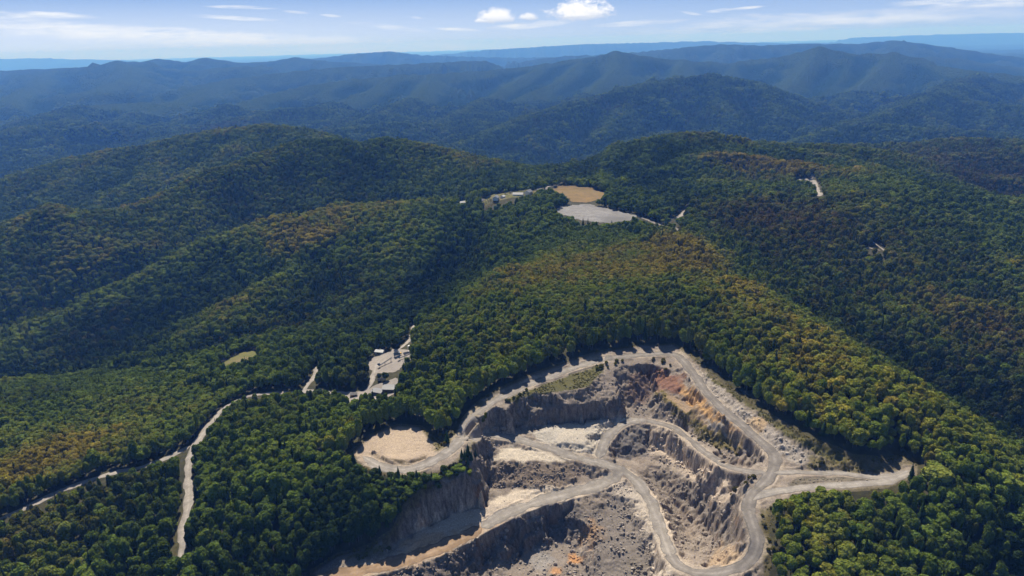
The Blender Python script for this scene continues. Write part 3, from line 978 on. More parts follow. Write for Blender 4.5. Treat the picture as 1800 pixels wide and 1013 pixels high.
def canopy_mat():
    """wooded mountains too far off to show single trees: crowns as cells a few metres wide"""
    m, n, l, b = newmat('distant_canopy', 1.0)
    b.inputs['Specular IOR Level'].default_value = 0.0
    g = n.new('ShaderNodeNewGeometry')
    v = n.new('ShaderNodeTexVoronoi')
    v.inputs['Scale'].default_value = 1 / 16.0
    l.new(g.outputs['Position'], v.inputs['Vector'])
    shade_ = n.new('ShaderNodeAttribute')
    shade_.attribute_name = 'tint'
    lsep = n.new('ShaderNodeSeparateColor')
    l.new(shade_.outputs['Color'], lsep.inputs[0])
    big = nnoise(n, l, 1 / 700.0, 5, 0.6)
    bm = n.new('ShaderNodeMath')
    bm.operation = 'ADD'
    l.new(big, bm.inputs[0])
    l.new(nramp(n, l, lsep.outputs[0], 0, 1, -0.3, 0.3), bm.inputs[1])
    big = bm.outputs[0]
    mid = nnoise(n, l, 1 / 90.0, 4, 0.6)
    c = nmix(n, l, (0.008, 0.018, 0.007), (0.034, 0.050, 0.019), nramp(n, l, big, 0.25, 0.75))  # self-shadow of the crowns and shaded coves put into the canopy colour
    c = nmix(n, l, c, (0.032, 0.026, 0.015), nramp(n, l, mid, 0.56, 0.75, 0, 0.5))
    sp = n.new('ShaderNodeSeparateColor')
    l.new(v.outputs['Color'], sp.inputs[0])
    c = nmix(n, l, c, (0.012, 0.024, 0.010), nramp(n, l, sp.outputs[0], 0.3, 1.0, 0, 0.7))
    l.new(c, b.inputs['Base Color'])
    h = n.new('ShaderNodeMath')
    h.operation = 'SUBTRACT'
    l.new(mid, h.inputs[0])
    l.new(v.outputs['Distance'], h.inputs[1])
    nbump(n, l, b, h.outputs[0], 1.0, 14.0)
    return m


def sheet(name, mask, mat, tint=None, smooth=True):
    """one mesh out of the masked quads of the ground grid"""
    ny, nx = GX.shape
    jj, ii = np.where(mask)
    idx = np.full(GX.shape, -1, np.int64)
    used = np.zeros(GX.shape, bool)
    for a in (0, 1):
        for b_ in (0, 1):
            used[jj + a, ii + b_] = True
    idx[used] = np.arange(used.sum())
    co = np.stack([GX[used], GY[used], GZ[used]], 1).astype(np.float32)
    q = np.stack([idx[jj, ii], idx[jj, ii + 1], idx[jj + 1, ii + 1], idx[jj + 1, ii]], 1).astype(np.int32)
    me = bpy.data.meshes.new(name)
    me.vertices.add(len(co))
    me.vertices.foreach_set('co', co.ravel())
    me.loops.add(q.size)
    me.loops.foreach_set('vertex_index', q.ravel())
    me.polygons.add(len(q))
    me.polygons.foreach_set('loop_start', np.arange(0, q.size, 4, dtype=np.int32))
    me.polygons.foreach_set('use_smooth', np.full(len(q), smooth))
    me.update(calc_edges=True)
    if tint is not None:
        at = me.attributes.new('tint', 'FLOAT_COLOR', 'POINT')
        c = np.ones((len(co), 4), np.float32)
        c[:, :3] = tint[used]
        at.data.foreach_set('color', c.ravel())
    me.materials.append(mat)
    o = bpy.data.objects.new(name, me)
    COL.objects.link(o)
    return o


def structure(o):
    o['kind'] = 'structure'
    return o

# ------------------------------------------------------------------ clearings, traced where the photo shows bare ground between the trees
CLEAR = {
    'car_park': [(972, 369), (1008, 361), (1030, 359), (1075, 369), (1121, 380), (1108, 389), (1062, 393), (1020, 388), (988, 378)],
    'meadow': [(966, 334), (988, 327), (1012, 327), (1042, 332), (1067, 341), (1058, 350), (1032, 357), (1006, 356), (992, 344)],
    'yard_upper': [(643, 638), (650, 630), (668, 626), (690, 614), (720, 616), (726, 628), (703, 650), (690, 656), (662, 658), (648, 650)],
    'yard_lower': [(588, 690), (640, 689), (662, 677), (695, 664), (704, 680), (696, 692), (672, 702), (640, 708), (618, 716), (608, 708)],
    'grass_field': [(383, 646), (408, 628), (438, 616), (456, 620), (452, 630), (425, 642), (392, 651)],
    'hamlet': [(838, 355), (850, 350), (866, 343), (882, 340), (902, 337), (930, 334), (944, 336), (938, 344), (915, 347), (895, 350), (868, 354), (850, 358)], 'garden': [(804, 357), (814, 353), (824, 355), (820, 361), (808, 362)],
}
CLEARW = {k: HITS(v) for k, v in CLEAR.items()}
PATHS = {   # half width, pixels
    'gravel_road': (3.2, [(318, 985), (322, 940), (330, 900), (333, 862), (331, 822), (339, 792), (352, 770), (371, 744), (396, 717), (421, 702), (452, 694), (492, 691.5), (532, 689), (560, 688.5), (590, 691), (625, 694)]),
    'forest_road': (3.0, [(-40, 925), (0, 912), (50, 892), (86, 873), (130, 855), (200, 833), (250, 822), (298, 803), (334, 785)]),
    'branch_road': (3.0, [(533, 689), (543, 674), (555, 662), (557, 645)]),
    'yard_road': (2.6, [(640, 690), (652, 676), (658, 658), (664, 640), (690, 622), (712, 606), (724, 590), (727, 572)]),
    'hill_road': (4.6, [(1400, 317), (1424, 318), (1433, 328), (1441, 346)]),
    'hill_track': (3.0, [(1424, 318), (1430, 308)]),
    'clearing_track': (2.6, [(1513, 441), (1524, 437), (1536, 438), (1548, 441)]),
    'clearing_branch': (2.2, [(1534, 426), (1545, 434), (1558, 444)]),
    'field_road': (3.5, [(942, 333), (965, 328), (985, 321), (1002, 322)]),
    'access_road': (3.4, [(1121, 381), (1150, 392), (1172, 400), (1188, 402), (1192, 410)]),
    'side_road': (3.0, [(1178, 386), (1196, 380), (1210, 368), (1228, 364)]),
}
PATHW = {k: (w, spline(HITS(v), 3.0)) for k, (w, v) in PATHS.items()}
# patches of quarry margin that do carry trees
WOODED = [np.array(PX(q)) for q in ([(545, 1000, -48), (592, 968, -45), (650, 953, -42), (688, 931, -35), (706, 902, -26), (690, 850, -15), (650, 842, -15), (600, 860, -20), (540, 965, -42)], [(640, 842, -15), (715, 842, -13), (768, 839, -12.5), (808, 820, -12), (830, 836, -18), (800, 845, -19.5), (757, 863, -20.5), (722, 885, -23.5), (704, 899, -26), (688, 928, -34), (660, 900, -26)],)]


def fill(poly, step, name, mat, lift, jag=0.0, seed=1):
    """a draped ground patch: constrained triangulation of the outline and an inner lattice"""
    b = dense(np.vstack([poly, poly[:1]]), step)[:-1]
    if jag:
        b[:, 0] += jag * fbm(b[:, 0], b[:, 1], 9, 3, seed=seed)
        b[:, 1] += jag * fbm(b[:, 0] + 90, b[:, 1], 9, 3, seed=seed)
    n = len(b)
    xs = np.arange(b[:, 0].min(), b[:, 0].max(), step)
    ys = np.arange(b[:, 1].min(), b[:, 1].max(), step)
    X, Y = np.meshgrid(xs, ys)
    k = signed(b, X, Y) > step * 0.6
    P = np.vstack([b[:, :2], np.stack([X[k], Y[k]], 1)])
    vo, eo, fo, ov, oe, of = delaunay_2d_cdt([Vector(q) for q in P], [(i, (i + 1) % n) for i in range(n)], [], 1, 1e-4)
    x, y = np.array([v.x for v in vo]), np.array([v.y for v in vo])
    z = ground(x, y) + lift
    me = bpy.data.meshes.new(name)
    me.from_pydata(np.stack([x, y, z], 1).tolist(), [], [list(f) for f in fo])
    me.polygons.foreach_set('use_smooth', [True] * len(me.polygons))
    me.materials.append(mat)
    o = bpy.data.objects.new(name, me)
    COL.objects.link(o)
    return structure(o)


def road_mat(name, base, track, edge):
    """crushed stone: pale wheel tracks, darker crown and verges, dust and stains; u runs across"""
    m, n, l, b = newmat(name, 0.95)
    uv = n.new('ShaderNodeAttribute')
    uv.attribute_name = 'across'
    f = nnoise(n, l, 0.35, 5, 0.6)
    f2 = nnoise(n, l, 0.06, 3, 0.6)
    w = n.new('ShaderNodeMath')
    w.operation = 'SINE'
    mu = n.new('ShaderNodeMath')
    mu.operation = 'MULTIPLY_ADD'
    l.new(uv.outputs['Fac'], mu.inputs[0])
    mu.inputs[1].default_value = 6.6
    l.new(nramp(n, l, f2, 0, 1, 0, 2.2), mu.inputs[2])
    l.new(mu.outputs[0], w.inputs[0])
    c = nmix(n, l, base, track, nramp(n, l, w.outputs[0], -0.6, 1.0, 0, 1.0))
    c = nmix(n, l, c, edge, nramp(n, l, f, 0.45, 0.75, 0, 0.7))
    ab = n.new('ShaderNodeMath')
    ab.operation = 'ABSOLUTE'
    l.new(uv.outputs['Fac'], ab.inputs[0])
    ad = n.new('ShaderNodeMath')
    l.new(ab.outputs[0], ad.inputs[0])
    l.new(nramp(n, l, nnoise(n, l, 0.22, 5, 0.7), 0.25, 0.75, -0.35, 0.35), ad.inputs[1])
    c = nmix(n, l, c, tuple(0.62 * q for q in edge), nramp(n, l, ad.outputs[0], 0.66, 0.95, 0, 0.9))
    blot = nnoise(n, l, 0.11, 5, 0.7)
    c = nmix(n, l, c, tuple(0.7 * q for q in base), nramp(n, l, blot, 0.42, 0.66, 0, 0.95))
    l.new(c, b.inputs['Base Color'])
    nbump(n, l, b, f, 0.5, 0.3)
    return m


def ribbon(name, c, w, mat, lift, jag=0.5, seed=1, taper=(0, 0)):
    c = np.asarray(c)
    w0, s_ = w, np.arange(len(c)) * 3.0
    w = w * np.clip(np.minimum(s_ / max(taper[0], .01) + 0.15, (s_[-1] - s_) / max(taper[1], .01) + 0.15), 0.15, 1)
    t = np.gradient(c[:, :2], axis=0)
    t /= np.linalg.norm(t, axis=1)[:, None] + 1e-9
    nr = np.stack([-t[:, 1], t[:, 0]], 1)
    m = 9
    us = np.linspace(-1, 1, m)
    s = np.arange(len(c)) * 3.0
    jl = 1 + jag * fbm(s, s * 0 + seed, 17, 4, 0.65, seed=seed) / w0
    jr = 1 + jag * fbm(s, s * 0 + seed + 50, 17, 4, 0.65, seed=seed) / w0
    V, U = [], []
    for u in us:
        k = np.where(u < 0, jl, jr)
        q = c[:, :2] + nr * (w * u * k)[:, None]
        V.append(np.stack([q[:, 0], q[:, 1], ground(q[:, 0], q[:, 1]) + lift - 0.5 * lift * abs(u) ** 3], 1))
        U.append(np.full(len(c), u))
    V, U = np.stack(V, 1).reshape(-1, 3), np.stack(U, 1).reshape(-1)
    F = []
    for i in range(len(c) - 1):
        for j in range(m - 1):
            F.append((i * m + j, (i + 1) * m + j, (i + 1) * m + j + 1, i * m + j + 1))
    me = bpy.data.meshes.new(name)
    me.from_pydata(V.tolist(), [], F)
    me.polygons.foreach_set('use_smooth', [True] * len(F))
    a = me.attributes.new('across', 'FLOAT', 'POINT')
    a.data.foreach_set('value', U.astype(np.float32))
    me.materials.append(mat)
    o = bpy.data.objects.new(name, me)
    COL.objects.link(o)
    return structure(o)


# ------------------------------------------------------------------ quarry tints
def tints():
    P = lambda l: HITS([q[:2] for q in l])
    T = np.empty(QX.shape + (3,))
    n1 = fbm(QX, QY, 30, 4, 0.6, seed=31)
    n2 = fbm(QX, QY, 7, 4, 0.6, seed=32)
    base = np.array([0.205, 0.180, 0.162])
    T[:] = base
    T += (n1[..., None] * np.array([0.030, 0.024, 0.020]) + n2[..., None] * 0.03)

    def area(pl, col, soft=3.0, k=1.0, jag=3.0):
        s = signed(P(pl), QX + jag * n2, QY + jag * fbm(QX, QY, 9, 3, seed=33))
        m = (sstep(s, -soft, soft) * k)[..., None]
        T[:] = T * (1 - m) + np.array(col) * m

    def blob(px, py, z, r, col, k=1.0):
        q = hit(px, py)
        d = np.hypot(QX - q[0], QY - q[1]) + 0.45 * r * n2
        m = (sstep(d, r, r * 0.35) * k)[..., None]
        T[:] = T * (1 - m) + np.array(col) * m
    tan, pale, grey, dark = (0.40, 0.325, 0.255), (0.43, 0.395, 0.35), (0.27, 0.255, 0.24), (0.105, 0.098, 0.095)
    grass, dry, ora, red = (0.075, 0.075, 0.024), (0.125, 0.10, 0.045), (0.40, 0.255, 0.12), (0.17, 0.085, 0.06)
    T[:] = T * np.where(loose[..., None] > 0.5, 0.9, 1.0)
    # steep faces: grey stone, darkened to deepen the shade on the walls
    m = (cliff * (0.65 + 0.2 * n1))[..., None]
    T[:] = T * (1 - m) + np.array([0.145, 0.132, 0.125]) * m
    area([(650, 772, -13), (700, 748, -12.5), (742, 757, -12), (768, 782, -11.5), (770, 800, -11.5), (720, 830, -11), (655, 818, -13), (618, 800, -14)], (0.30, 0.25, 0.205))
    blob(705, 778, -12.6, 26, (0.345, 0.288, 0.232), 0.8)
    area([(658, 792, -13), (680, 806, -12.8), (718, 812, -12.3), (750, 800, -12), (748, 806, -12), (715, 820, -12), (672, 812, -13), (655, 798, -13)], (0.085, 0.07, 0.045), 1.5, 0.9, 1)
    area([(742, 748, -12), (768, 772, -11.5), (800, 765, -9), (795, 785, -9.5), (768, 795, -11), (755, 772, -11.8)], (0.085, 0.078, 0.03), 2, 0.9, 2)
    area([(812, 735, -7), (838, 705, -5), (875, 690, -4), (845, 745, -7), (825, 775, -10), (818, 800, -10), (770, 838, -12), (745, 850, -14), (800, 835, -13), (836, 800, -14), (850, 760, -9)], (0.085, 0.08, 0.035), 2, 0.75, 3)
    area([(890, 703, -5), (930, 686, -4), (1000, 660, -2.5), (1055, 640, -1.5), (1062, 650, -2.5), (1050, 666, -3.5), (1030, 682, -4), (985, 690, -5), (938, 693, -5), (900, 708, -6)], grass, 1.5, 0.92, 1.5)
    area([(930, 760, -26.5), (990, 747, -26), (1050, 741, -26), (1100, 732, -26), (1112, 740, -27), (1080, 755, -30), (1058, 790, -34), (1040, 800, -34), (975, 786, -30), (945, 775, -28)], (0.38, 0.362, 0.335))
    blob(1010, 770, -28, 16, pale, 0.7)
    area([(862, 806, -29), (890, 788, -28), (930, 786, -29), (970, 798, -32), (1010, 811, -34), (960, 812, -33), (890, 811, -30)], (0.45, 0.41, 0.355), 2)
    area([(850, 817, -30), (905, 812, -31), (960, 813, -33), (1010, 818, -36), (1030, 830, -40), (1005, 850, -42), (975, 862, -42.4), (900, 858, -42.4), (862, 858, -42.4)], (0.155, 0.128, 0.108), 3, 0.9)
    area([(742, 927, -44.8), (790, 905, -44.4), (850, 876, -43.2), (900, 862, -42.6), (985, 860, -42.4), (1010, 855, -42.2), (1040, 850, -42), (1030, 872, -42.6), (960, 893, -44), (870, 925, -45.5), (770, 985, -47), (700, 1005, -47.8), (690, 985, -45.5)], (0.37, 0.325, 0.285))
    area([(850, 876, -43.2), (900, 862, -42.6), (990, 860, -42.4), (930, 878, -42.9), (880, 886, -43.6)], (0.47, 0.42, 0.36), 2, 0.8)
    area([(690, 985, -45.5), (720, 950, -44.8), (775, 938, -44.8), (830, 925, -44.8), (880, 912, -44.8), (870, 925, -45.5), (770, 985, -47), (690, 1005, -47.8), (600, 1035, -48.5), (580, 1020, -47)], (0.36, 0.245, 0.15), 4, 0.75, 4)
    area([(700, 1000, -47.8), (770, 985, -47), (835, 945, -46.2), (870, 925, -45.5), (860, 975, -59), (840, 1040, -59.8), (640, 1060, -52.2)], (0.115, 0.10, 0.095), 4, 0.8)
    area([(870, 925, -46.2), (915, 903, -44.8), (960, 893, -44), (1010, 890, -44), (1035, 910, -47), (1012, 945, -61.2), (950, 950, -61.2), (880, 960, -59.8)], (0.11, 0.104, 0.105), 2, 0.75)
    blob(950, 985, -76, 13, (0.235, 0.225, 0.225))
    blob(1045, 935, -58, 11, (0.30, 0.20, 0.12), 0.8)
    blob(1010, 985, -72, 6, (0.40, 0.22, 0.10), 0.9)
    blob(975, 1005, -75, 5, (0.40, 0.21, 0.09), 0.7)
    blob(1120, 1000, -56, 10, (0.14, 0.12, 0.06), 0.5)
    area([(1060, 850, -43), (1100, 850, -43), (1130, 868, -44), (1150, 920, -45), (1168, 985, -44), (1190, 1020, -44), (1150, 1020, -50), (1135, 940, -52), (1110, 895, -48), (1075, 870, -46)], (0.40, 0.365, 0.33), 3, 0.85)
    area([(1080, 815, -40), (1110, 830, -42), (1150, 870, -46), (1170, 905, -46.5), (1182, 945, -46), (1178, 975, -45), (1165, 940, -45), (1150, 890, -45), (1120, 845, -42)], (0.46, 0.40, 0.34), 1.5, 0.85)
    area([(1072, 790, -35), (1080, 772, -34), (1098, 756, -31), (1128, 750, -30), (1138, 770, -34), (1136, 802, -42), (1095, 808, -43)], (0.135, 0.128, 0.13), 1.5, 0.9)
    area([(1150, 668, -10), (1168, 690, -12), (1190, 700, -13), (1232, 722, -14.5), (1275, 752, -15.5), (1310, 772, -16), (1306, 786, -17), (1280, 782, -17.5), (1250, 767, -17), (1212, 737, -15.5), (1185, 714, -14), (1158, 692, -12.5)], (0.24, 0.185, 0.13), 2)
    area([(1232, 730, -15), (1275, 755, -16), (1302, 775, -16.5), (1280, 778, -17), (1252, 762, -16.5)], (0.29, 0.275, 0.26), 2)
    area([(1158, 686, -12.5), (1185, 708, -14), (1212, 731, -15.5), (1250, 762, -17), (1280, 778, -17.5), (1306, 782, -17), (1300, 792, -19), (1245, 780, -20), (1205, 748, -20), (1175, 716, -18), (1152, 690, -15)], (0.11, 0.095, 0.03), 1.5, 0.85)
    area([(1185, 668, -8), (1215, 682, -6), (1245, 716, -7), (1280, 748, -9), (1300, 768, -11), (1275, 752, -15.5), (1232, 722, -14.5), (1200, 700, -13)], ora, 2, 0.9)
    area([(1148, 655, -5), (1168, 650, -3), (1200, 660, -5), (1200, 690, -12), (1168, 690, -12), (1148, 680, -14)], red, 3, 0.85)
    area([(1125, 650, -5), (1146, 655, -5), (1144, 700, -22), (1120, 712, -25), (1100, 700, -22), (1105, 660, -8)], (0.12, 0.085, 0.075), 3, 0.8)
    area([(1140, 760, -30), (1172, 772, -29), (1228, 815, -26), (1290, 842, -24), (1290, 870, -24), (1240, 850, -35), (1180, 815, -40), (1145, 790, -38)], (0.42, 0.36, 0.305), 4, 0.8)
    area([(1240, 990, -38), (1262, 965, -40), (1295, 960, -26), (1312, 985, -22), (1285, 1000, -28)], (0.36, 0.275, 0.19), 3, 0.7)
    area([(1222, 650, 0), (1250, 660, 3), (1300, 692, 4), (1360, 732, 4), (1420, 767, 4), (1500, 802, 1), (1560, 824, -2), (1540, 832, -3), (1480, 822, -3), (1430, 798, -1), (1380, 768, 1), (1330, 726, 2), (1280, 690, 2)], (0.088, 0.085, 0.032), 2, 0.95, 2)
    area([(1215, 640, 0), (1280, 695, 1), (1330, 735, 1), (1390, 780, -1), (1430, 805, -3), (1400, 815, -6), (1370, 800, -6), (1330, 765, -4), (1270, 712, -2), (1225, 660, 0)], (0.27, 0.25, 0.235), 2, 0.9)
    blob(1330, 745, -2, 9, (0.36, 0.25, 0.13), 0.6)
    area([(1400, 842, -8), (1480, 840, -7), (1540, 846, -6), (1500, 850, -7), (1440, 850, -8), (1380, 858, -9)], (0.15, 0.135, 0.12), 1, 0.8)
    area([(1420, 800, -3), (1480, 812, -3), (1540, 830, -4), (1480, 830, -6), (1420, 826, -7)], (0.10, 0.09, 0.035), 2, 0.75)
    area([(1335, 895, -11), (1400, 875, -9), (1365, 900, -11), (1355, 945, -15), (1362, 1000, -20), (1345, 1010, -22), (1338, 960, -15)], (0.10, 0.09, 0.04), 2, 0.75)
    area([(540, 1040, -54), (545, 1000, -52), (592, 972, -50), (650, 955, -45), (690, 960, -49), (640, 990, -51), (590, 1005, -52)], (0.17, 0.155, 0.14), 3, 0.8)
    area([(600, 985, -51), (640, 965, -50), (680, 955, -49), (665, 975, -50.5)], (0.085, 0.085, 0.03), 3, 0.9)
    area([(1075, 872, -46), (1108, 882, -48), (1145, 950, -54), (1150, 1040, -60), (1010, 1040, -62), (1045, 950, -55), (1050, 905, -49)], (0.165, 0.152, 0.145), 5, 0.7, 5)
    area([(1500, 798, 1), (1556, 806, -1.5), (1590, 796, -2.5), (1613, 818, -3.5), (1575, 830, -4), (1540, 833, -4), (1500, 830, -5), (1470, 822, -5)], (0.12, 0.105, 0.06), 2, 0.75)  # bare ground at the spur's end, tinted dark to stand for shade
    area([(1400, 839, -8), (1480, 838, -7.3), (1545, 843, -6.3), (1500, 847, -7), (1440, 849, -8), (1385, 857, -9)], (0.115, 0.105, 0.085), 0.8, 0.9, 1)
    # turf and leaf litter where the quarry ends, tree shade in the tint
    mm = (sstep(sd, 5.5, 1.5) * 0.9)[..., None]
    T[:] = T * (1 - mm) + (np.array([0.075, 0.066, 0.034]) + 0.02 * n1[..., None]) * mm
    # dust spread beside the haul roads
    mm = (0.55 * sstep(QROAD + 3.5 * n2, 4.5, 0.0) * sstep(n1 + 0.6 * n2, -0.5, 0.3) * (1 - 0.7 * sstep(QX, 170, 200)))[..., None]
    T[:] = T * (1 - mm) + np.array([0.38, 0.335, 0.285]) * mm
    T *= np.array([1.06, 1.0, 0.905])
    return np.clip(T, 0.02, 0.6)


cen = (slice(0, -1), slice(0, -1))
MX = 0.25 * (GX[:-1, :-1] + GX[1:, :-1] + GX[:-1, 1:] + GX[1:, 1:])
MY = 0.25 * (GY[:-1, :-1] + GY[1:, :-1] + GY[:-1, 1:] + GY[1:, 1:])
fan = (np.abs(GX) < 0.98 * GY + 500)[cen] & (GY > 110)[cen]
inq = inside(QW, MX, MY)
farm = (GY > 3300)[cen]
TQ = np.full(GX.shape + (3,), 0.2)
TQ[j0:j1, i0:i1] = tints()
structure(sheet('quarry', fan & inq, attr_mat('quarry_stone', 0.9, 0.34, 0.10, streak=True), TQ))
TG = np.empty(GX.shape + (3,))
nn_ = fbm(GX, GY, 60, 3, seed=41)
TG[:] = np.array([0.045, 0.042, 0.020])
TG += nn_[..., None] * np.array([0.016, 0.012, 0.004])
structure(sheet('ground', fan & ~inq & ~farm, attr_mat('forest_floor', 0.2, 0.4, 1.0), np.clip(TG, 0.01, 1)))
FAR_SHADE = np.zeros(GX.shape)
_k = (GY > 3000) & (np.abs(GX) < 0.98 * GY + 500)
_s = 0
for a_ in range(8):
    _r = 170 + 0.02 * GY[_k]
    _s = _s + ground(GX[_k] + _r * math.cos(a_ * .785), GY[_k] + _r * math.sin(a_ * .785))
FAR_SHADE[_k] = np.clip(0.5 + (GZ[_k] - _s / 8) / (18 + 0.003 * GY[_k]), 0, 1)  # relief shading for the colour: crests light, coves dark
structure(sheet('mountains', fan & farm, canopy_mat(), np.repeat(FAR_SHADE[..., None], 3, 2)))

M_HAUL = road_mat('haul_gravel', (0.25, 0.224, 0.195), (0.325, 0.295, 0.26), (0.205, 0.183, 0.16))
M_RIM = road_mat('rim_gravel', (0.19, 0.170, 0.150), (0.265, 0.238, 0.212), (0.165, 0.146, 0.128))
M_PALE = road_mat('pale_gravel', (0.285, 0.258, 0.228), (0.345, 0.315, 0.28), (0.235, 0.208, 0.178))
M_CLAY = road_mat('clay_road', (0.27, 0.185, 0.115), (0.34, 0.245, 0.165), (0.235, 0.16, 0.10))
ci = len(ROADW['rim'])
cut = int(np.argmin(np.linalg.norm(ROADW['rim'][:, :2] - W(1180, 980, -43)[:2], axis=1)))
top = int(np.argmin(np.linalg.norm(ROADW['rim'][:, :2] - W(1060, 633, -.5)[:2], axis=1)))
ribbon('rim_road', ROADW['rim'][:top + 1], ROADS['rim'][0] - 0.4, M_HAUL, 0.16, 1.8, 1, (14, 0))
ribbon('rim_road', ROADW['rim'][top:cut + 2], ROADS['rim'][0] - 0.6, M_RIM, 0.165, 1.4, 1)
ribbon('haul_road', ROADW['rim'][cut:], ROADS['rim'][0], M_HAUL, 0.17, 2.1, 2, (4, 8))
bh = int(np.argmin(np.linalg.norm(ROADW['bench'][:, :2] - W(1140, 741, -27.3)[:2], axis=1)))
ribbon('bench_road', ROADW['bench'][:bh + 1], ROADS['bench'][0] + 0.3, M_HAUL, 0.20, 1.6, 3, (5, 10))
ribbon('bench_road', ROADW['bench'][bh - 2:], ROADS['bench'][0] - 1.2, M_RIM, 0.205, 1.0, 3, (6, 5))
half = int(len(ROADW['haul']) * 0.5)
ribbon('pit_road', ROADW['haul'][:half], ROADS['haul'][0], M_HAUL, 0.21, 2.7, 4, (6, 0))
ribbon('pit_road', ROADW['haul'][half - 1:], ROADS['haul'][0], M_CLAY, 0.215, 2.7, 4)
ribbon('spur_road', ROADW['spur'], ROADS['spur'][0] - 0.4, M_HAUL, 0.20, 1.0, 5, (4, 8))
ribbon('spur_road', ROADW['spur_low'], ROADS['spur_low'][0] - 0.2, M_PALE, 0.23, 1.0, 6, (8, 8))
ribbon('stub_track', ROADW['stub'], ROADS['stub'][0] - 0.2, M_RIM, 0.19, 1.0, 7, (6, 10))
for k, (w, c) in PATHW.items():
    ribbon(k, c, w, M_PALE if k != 'access_road' else M_RIM, 0.30, 1.5, 9, (4, 4))


def plain_mat(name, a, b_, c, scale):
    m, n, l, b = newmat(name, 0.95)
    f, f2 = nnoise(n, l, scale, 6, 0.65), nnoise(n, l, scale * 0.12, 3, 0.5)
    col = nmix(n, l, a, b_, nramp(n, l, f, 0.35, 0.65))
    col = nmix(n, l, col, c, nramp(n, l, f2, 0.48, 0.66, 0, 0.8))
    l.new(col, b.inputs['Base Color'])
    nbump(n, l, b, f, 0.4, 0.3)
    return m


M_LOT = plain_mat('grey_gravel', (0.165, 0.158, 0.152), (0.235, 0.225, 0.215), (0.125, 0.12, 0.112), 0.12)
M_MEADOW = plain_mat('dry_grass', (0.215, 0.138, 0.055), (0.15, 0.105, 0.042), (0.105, 0.09, 0.035), 0.07)
M_YARD = plain_mat('yard_gravel', (0.225, 0.198, 0.175), (0.275, 0.245, 0.215), (0.18, 0.162, 0.147), 0.3)
M_FIELD = plain_mat('green_grass', (0.085, 0.092, 0.024), (0.115, 0.108, 0.03), (0.15, 0.12, 0.06), 0.2)
fill(CLEARW['car_park'], 4.0, 'gravel_lot', M_LOT, 0.35, 5.0, 1)
fill(CLEARW['meadow'], 4.0, 'meadow', M_MEADOW, 0.35, 4.0, 2)
fill(CLEARW['yard_upper'], 2.0, 'gravel_yard', M_YARD, 0.26, 2.0, 3)
fill(CLEARW['yard_lower'], 2.0, 'gravel_yard', M_YARD, 0.26, 2.0, 4)
fill(CLEARW['grass_field'], 3.0, 'grass_field', M_FIELD, 0.28, 2.0, 5)
fill(CLEARW['garden'], 3.0, 'lawn', M_FIELD, 0.28, 2.0, 8)
fill(CLEARW['hamlet'], 3.0, 'lawn', M_FIELD, 0.28, 2.0, 7)

# ------------------------------------------------------------------ trees
def leaf_mat(name, source):
    """leaves: colour of the tree, matte, with light passing through"""
    m = bpy.data.materials.new(name)
    m.use_nodes = True
    n, l = m.node_tree.nodes, m.node_tree.links
    n.clear()
    out = n.new('ShaderNodeOutputMaterial')
    if source == 'instancer':
        a = n.new('ShaderNodeAttribute')
        a.attribute_type = 'INSTANCER'
        a.attribute_name = 'leaf'
        base = a.outputs['Color']
    else:
        a = n.new('ShaderNodeObjectInfo')
        base = a.outputs['Color']
    v = n.new('ShaderNodeAttribute')
    v.attribute_name = 'vary'
    c = n.new('ShaderNodeCombineColor')
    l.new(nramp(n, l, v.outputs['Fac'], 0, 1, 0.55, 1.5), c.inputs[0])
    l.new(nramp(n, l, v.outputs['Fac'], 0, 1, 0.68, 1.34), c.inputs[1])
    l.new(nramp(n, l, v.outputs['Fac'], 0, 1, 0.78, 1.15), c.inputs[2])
    col = nmix(n, l, base, c.outputs[0], 1.0, 'MULTIPLY')
    d = n.new('ShaderNodeBsdfDiffuse')
    t = n.new('ShaderNodeBsdfTranslucent')
    l.new(col, d.inputs['Color'])
    l.new(nmix(n, l, col, (1.25, 1.2, 0.55), 1.0, 'MULTIPLY'), t.inputs['Color'])
    mx = n.new('ShaderNodeMixShader')
    mx.inputs[0].default_value = 0.30
    l.new(d.outputs[0], mx.inputs[1])
    l.new(t.outputs[0], mx.inputs[2])
    l.new(mx.outputs[0], out.inputs['Surface'])
    return m


M_BARK, _n, _l, _b = newmat('bark', 0.95)
_l.new(nmix(_n, _l, (0.06, 0.05, 0.042), (0.13, 0.115, 0.10), nnoise(_n, _l, 2.0, 4)), _b.inputs['Base Color'])
M_LEAF_I = leaf_mat('leaves_forest', 'instancer')
M_LEAF_O = leaf_mat('leaves', 'object')


def ico(sub):
    t = (1 + 5 ** 0.5) / 2
    v = [Vector(q).normalized() for q in ((-1, t, 0), (1, t, 0), (-1, -t, 0), (1, -t, 0), (0, -1, t), (0, 1, t), (0, -1, -t), (0, 1, -t), (t, 0, -1), (t, 0, 1), (-t, 0, -1), (-t, 0, 1))]
    f = [(0, 11, 5), (0, 5, 1), (0, 1, 7), (0, 7, 10), (0, 10, 11), (1, 5, 9), (5, 11, 4), (11, 10, 2), (10, 7, 6), (7, 1, 8), (3, 9, 4), (3, 4, 2), (3, 2, 6), (3, 6, 8), (3, 8, 9),
         (4, 9, 5), (2, 4, 11), (6, 2, 10), (8, 6, 7), (9, 8, 1)]
    for _ in range(sub):
        mid, nf = {}, []

        def m_(a, b):
            k = (min(a, b), max(a, b))
            if k not in mid:
                v.append(((v[a] + v[b]) / 2).normalized())
                mid[k] = len(v) - 1
            return mid[k]
        for a, b, c in f:
            ab, bc, ca = m_(a, b), m_(b, c), m_(c, a)
            nf += [(a, ab, ca), (b, bc, ab), (c, ca, bc), (ab, bc, ca)]
        f = nf
    return np.array([list(q) for q in v]), f


ICO2, ICO2F = ico(2)
ICO1, ICO1F = ico(1)


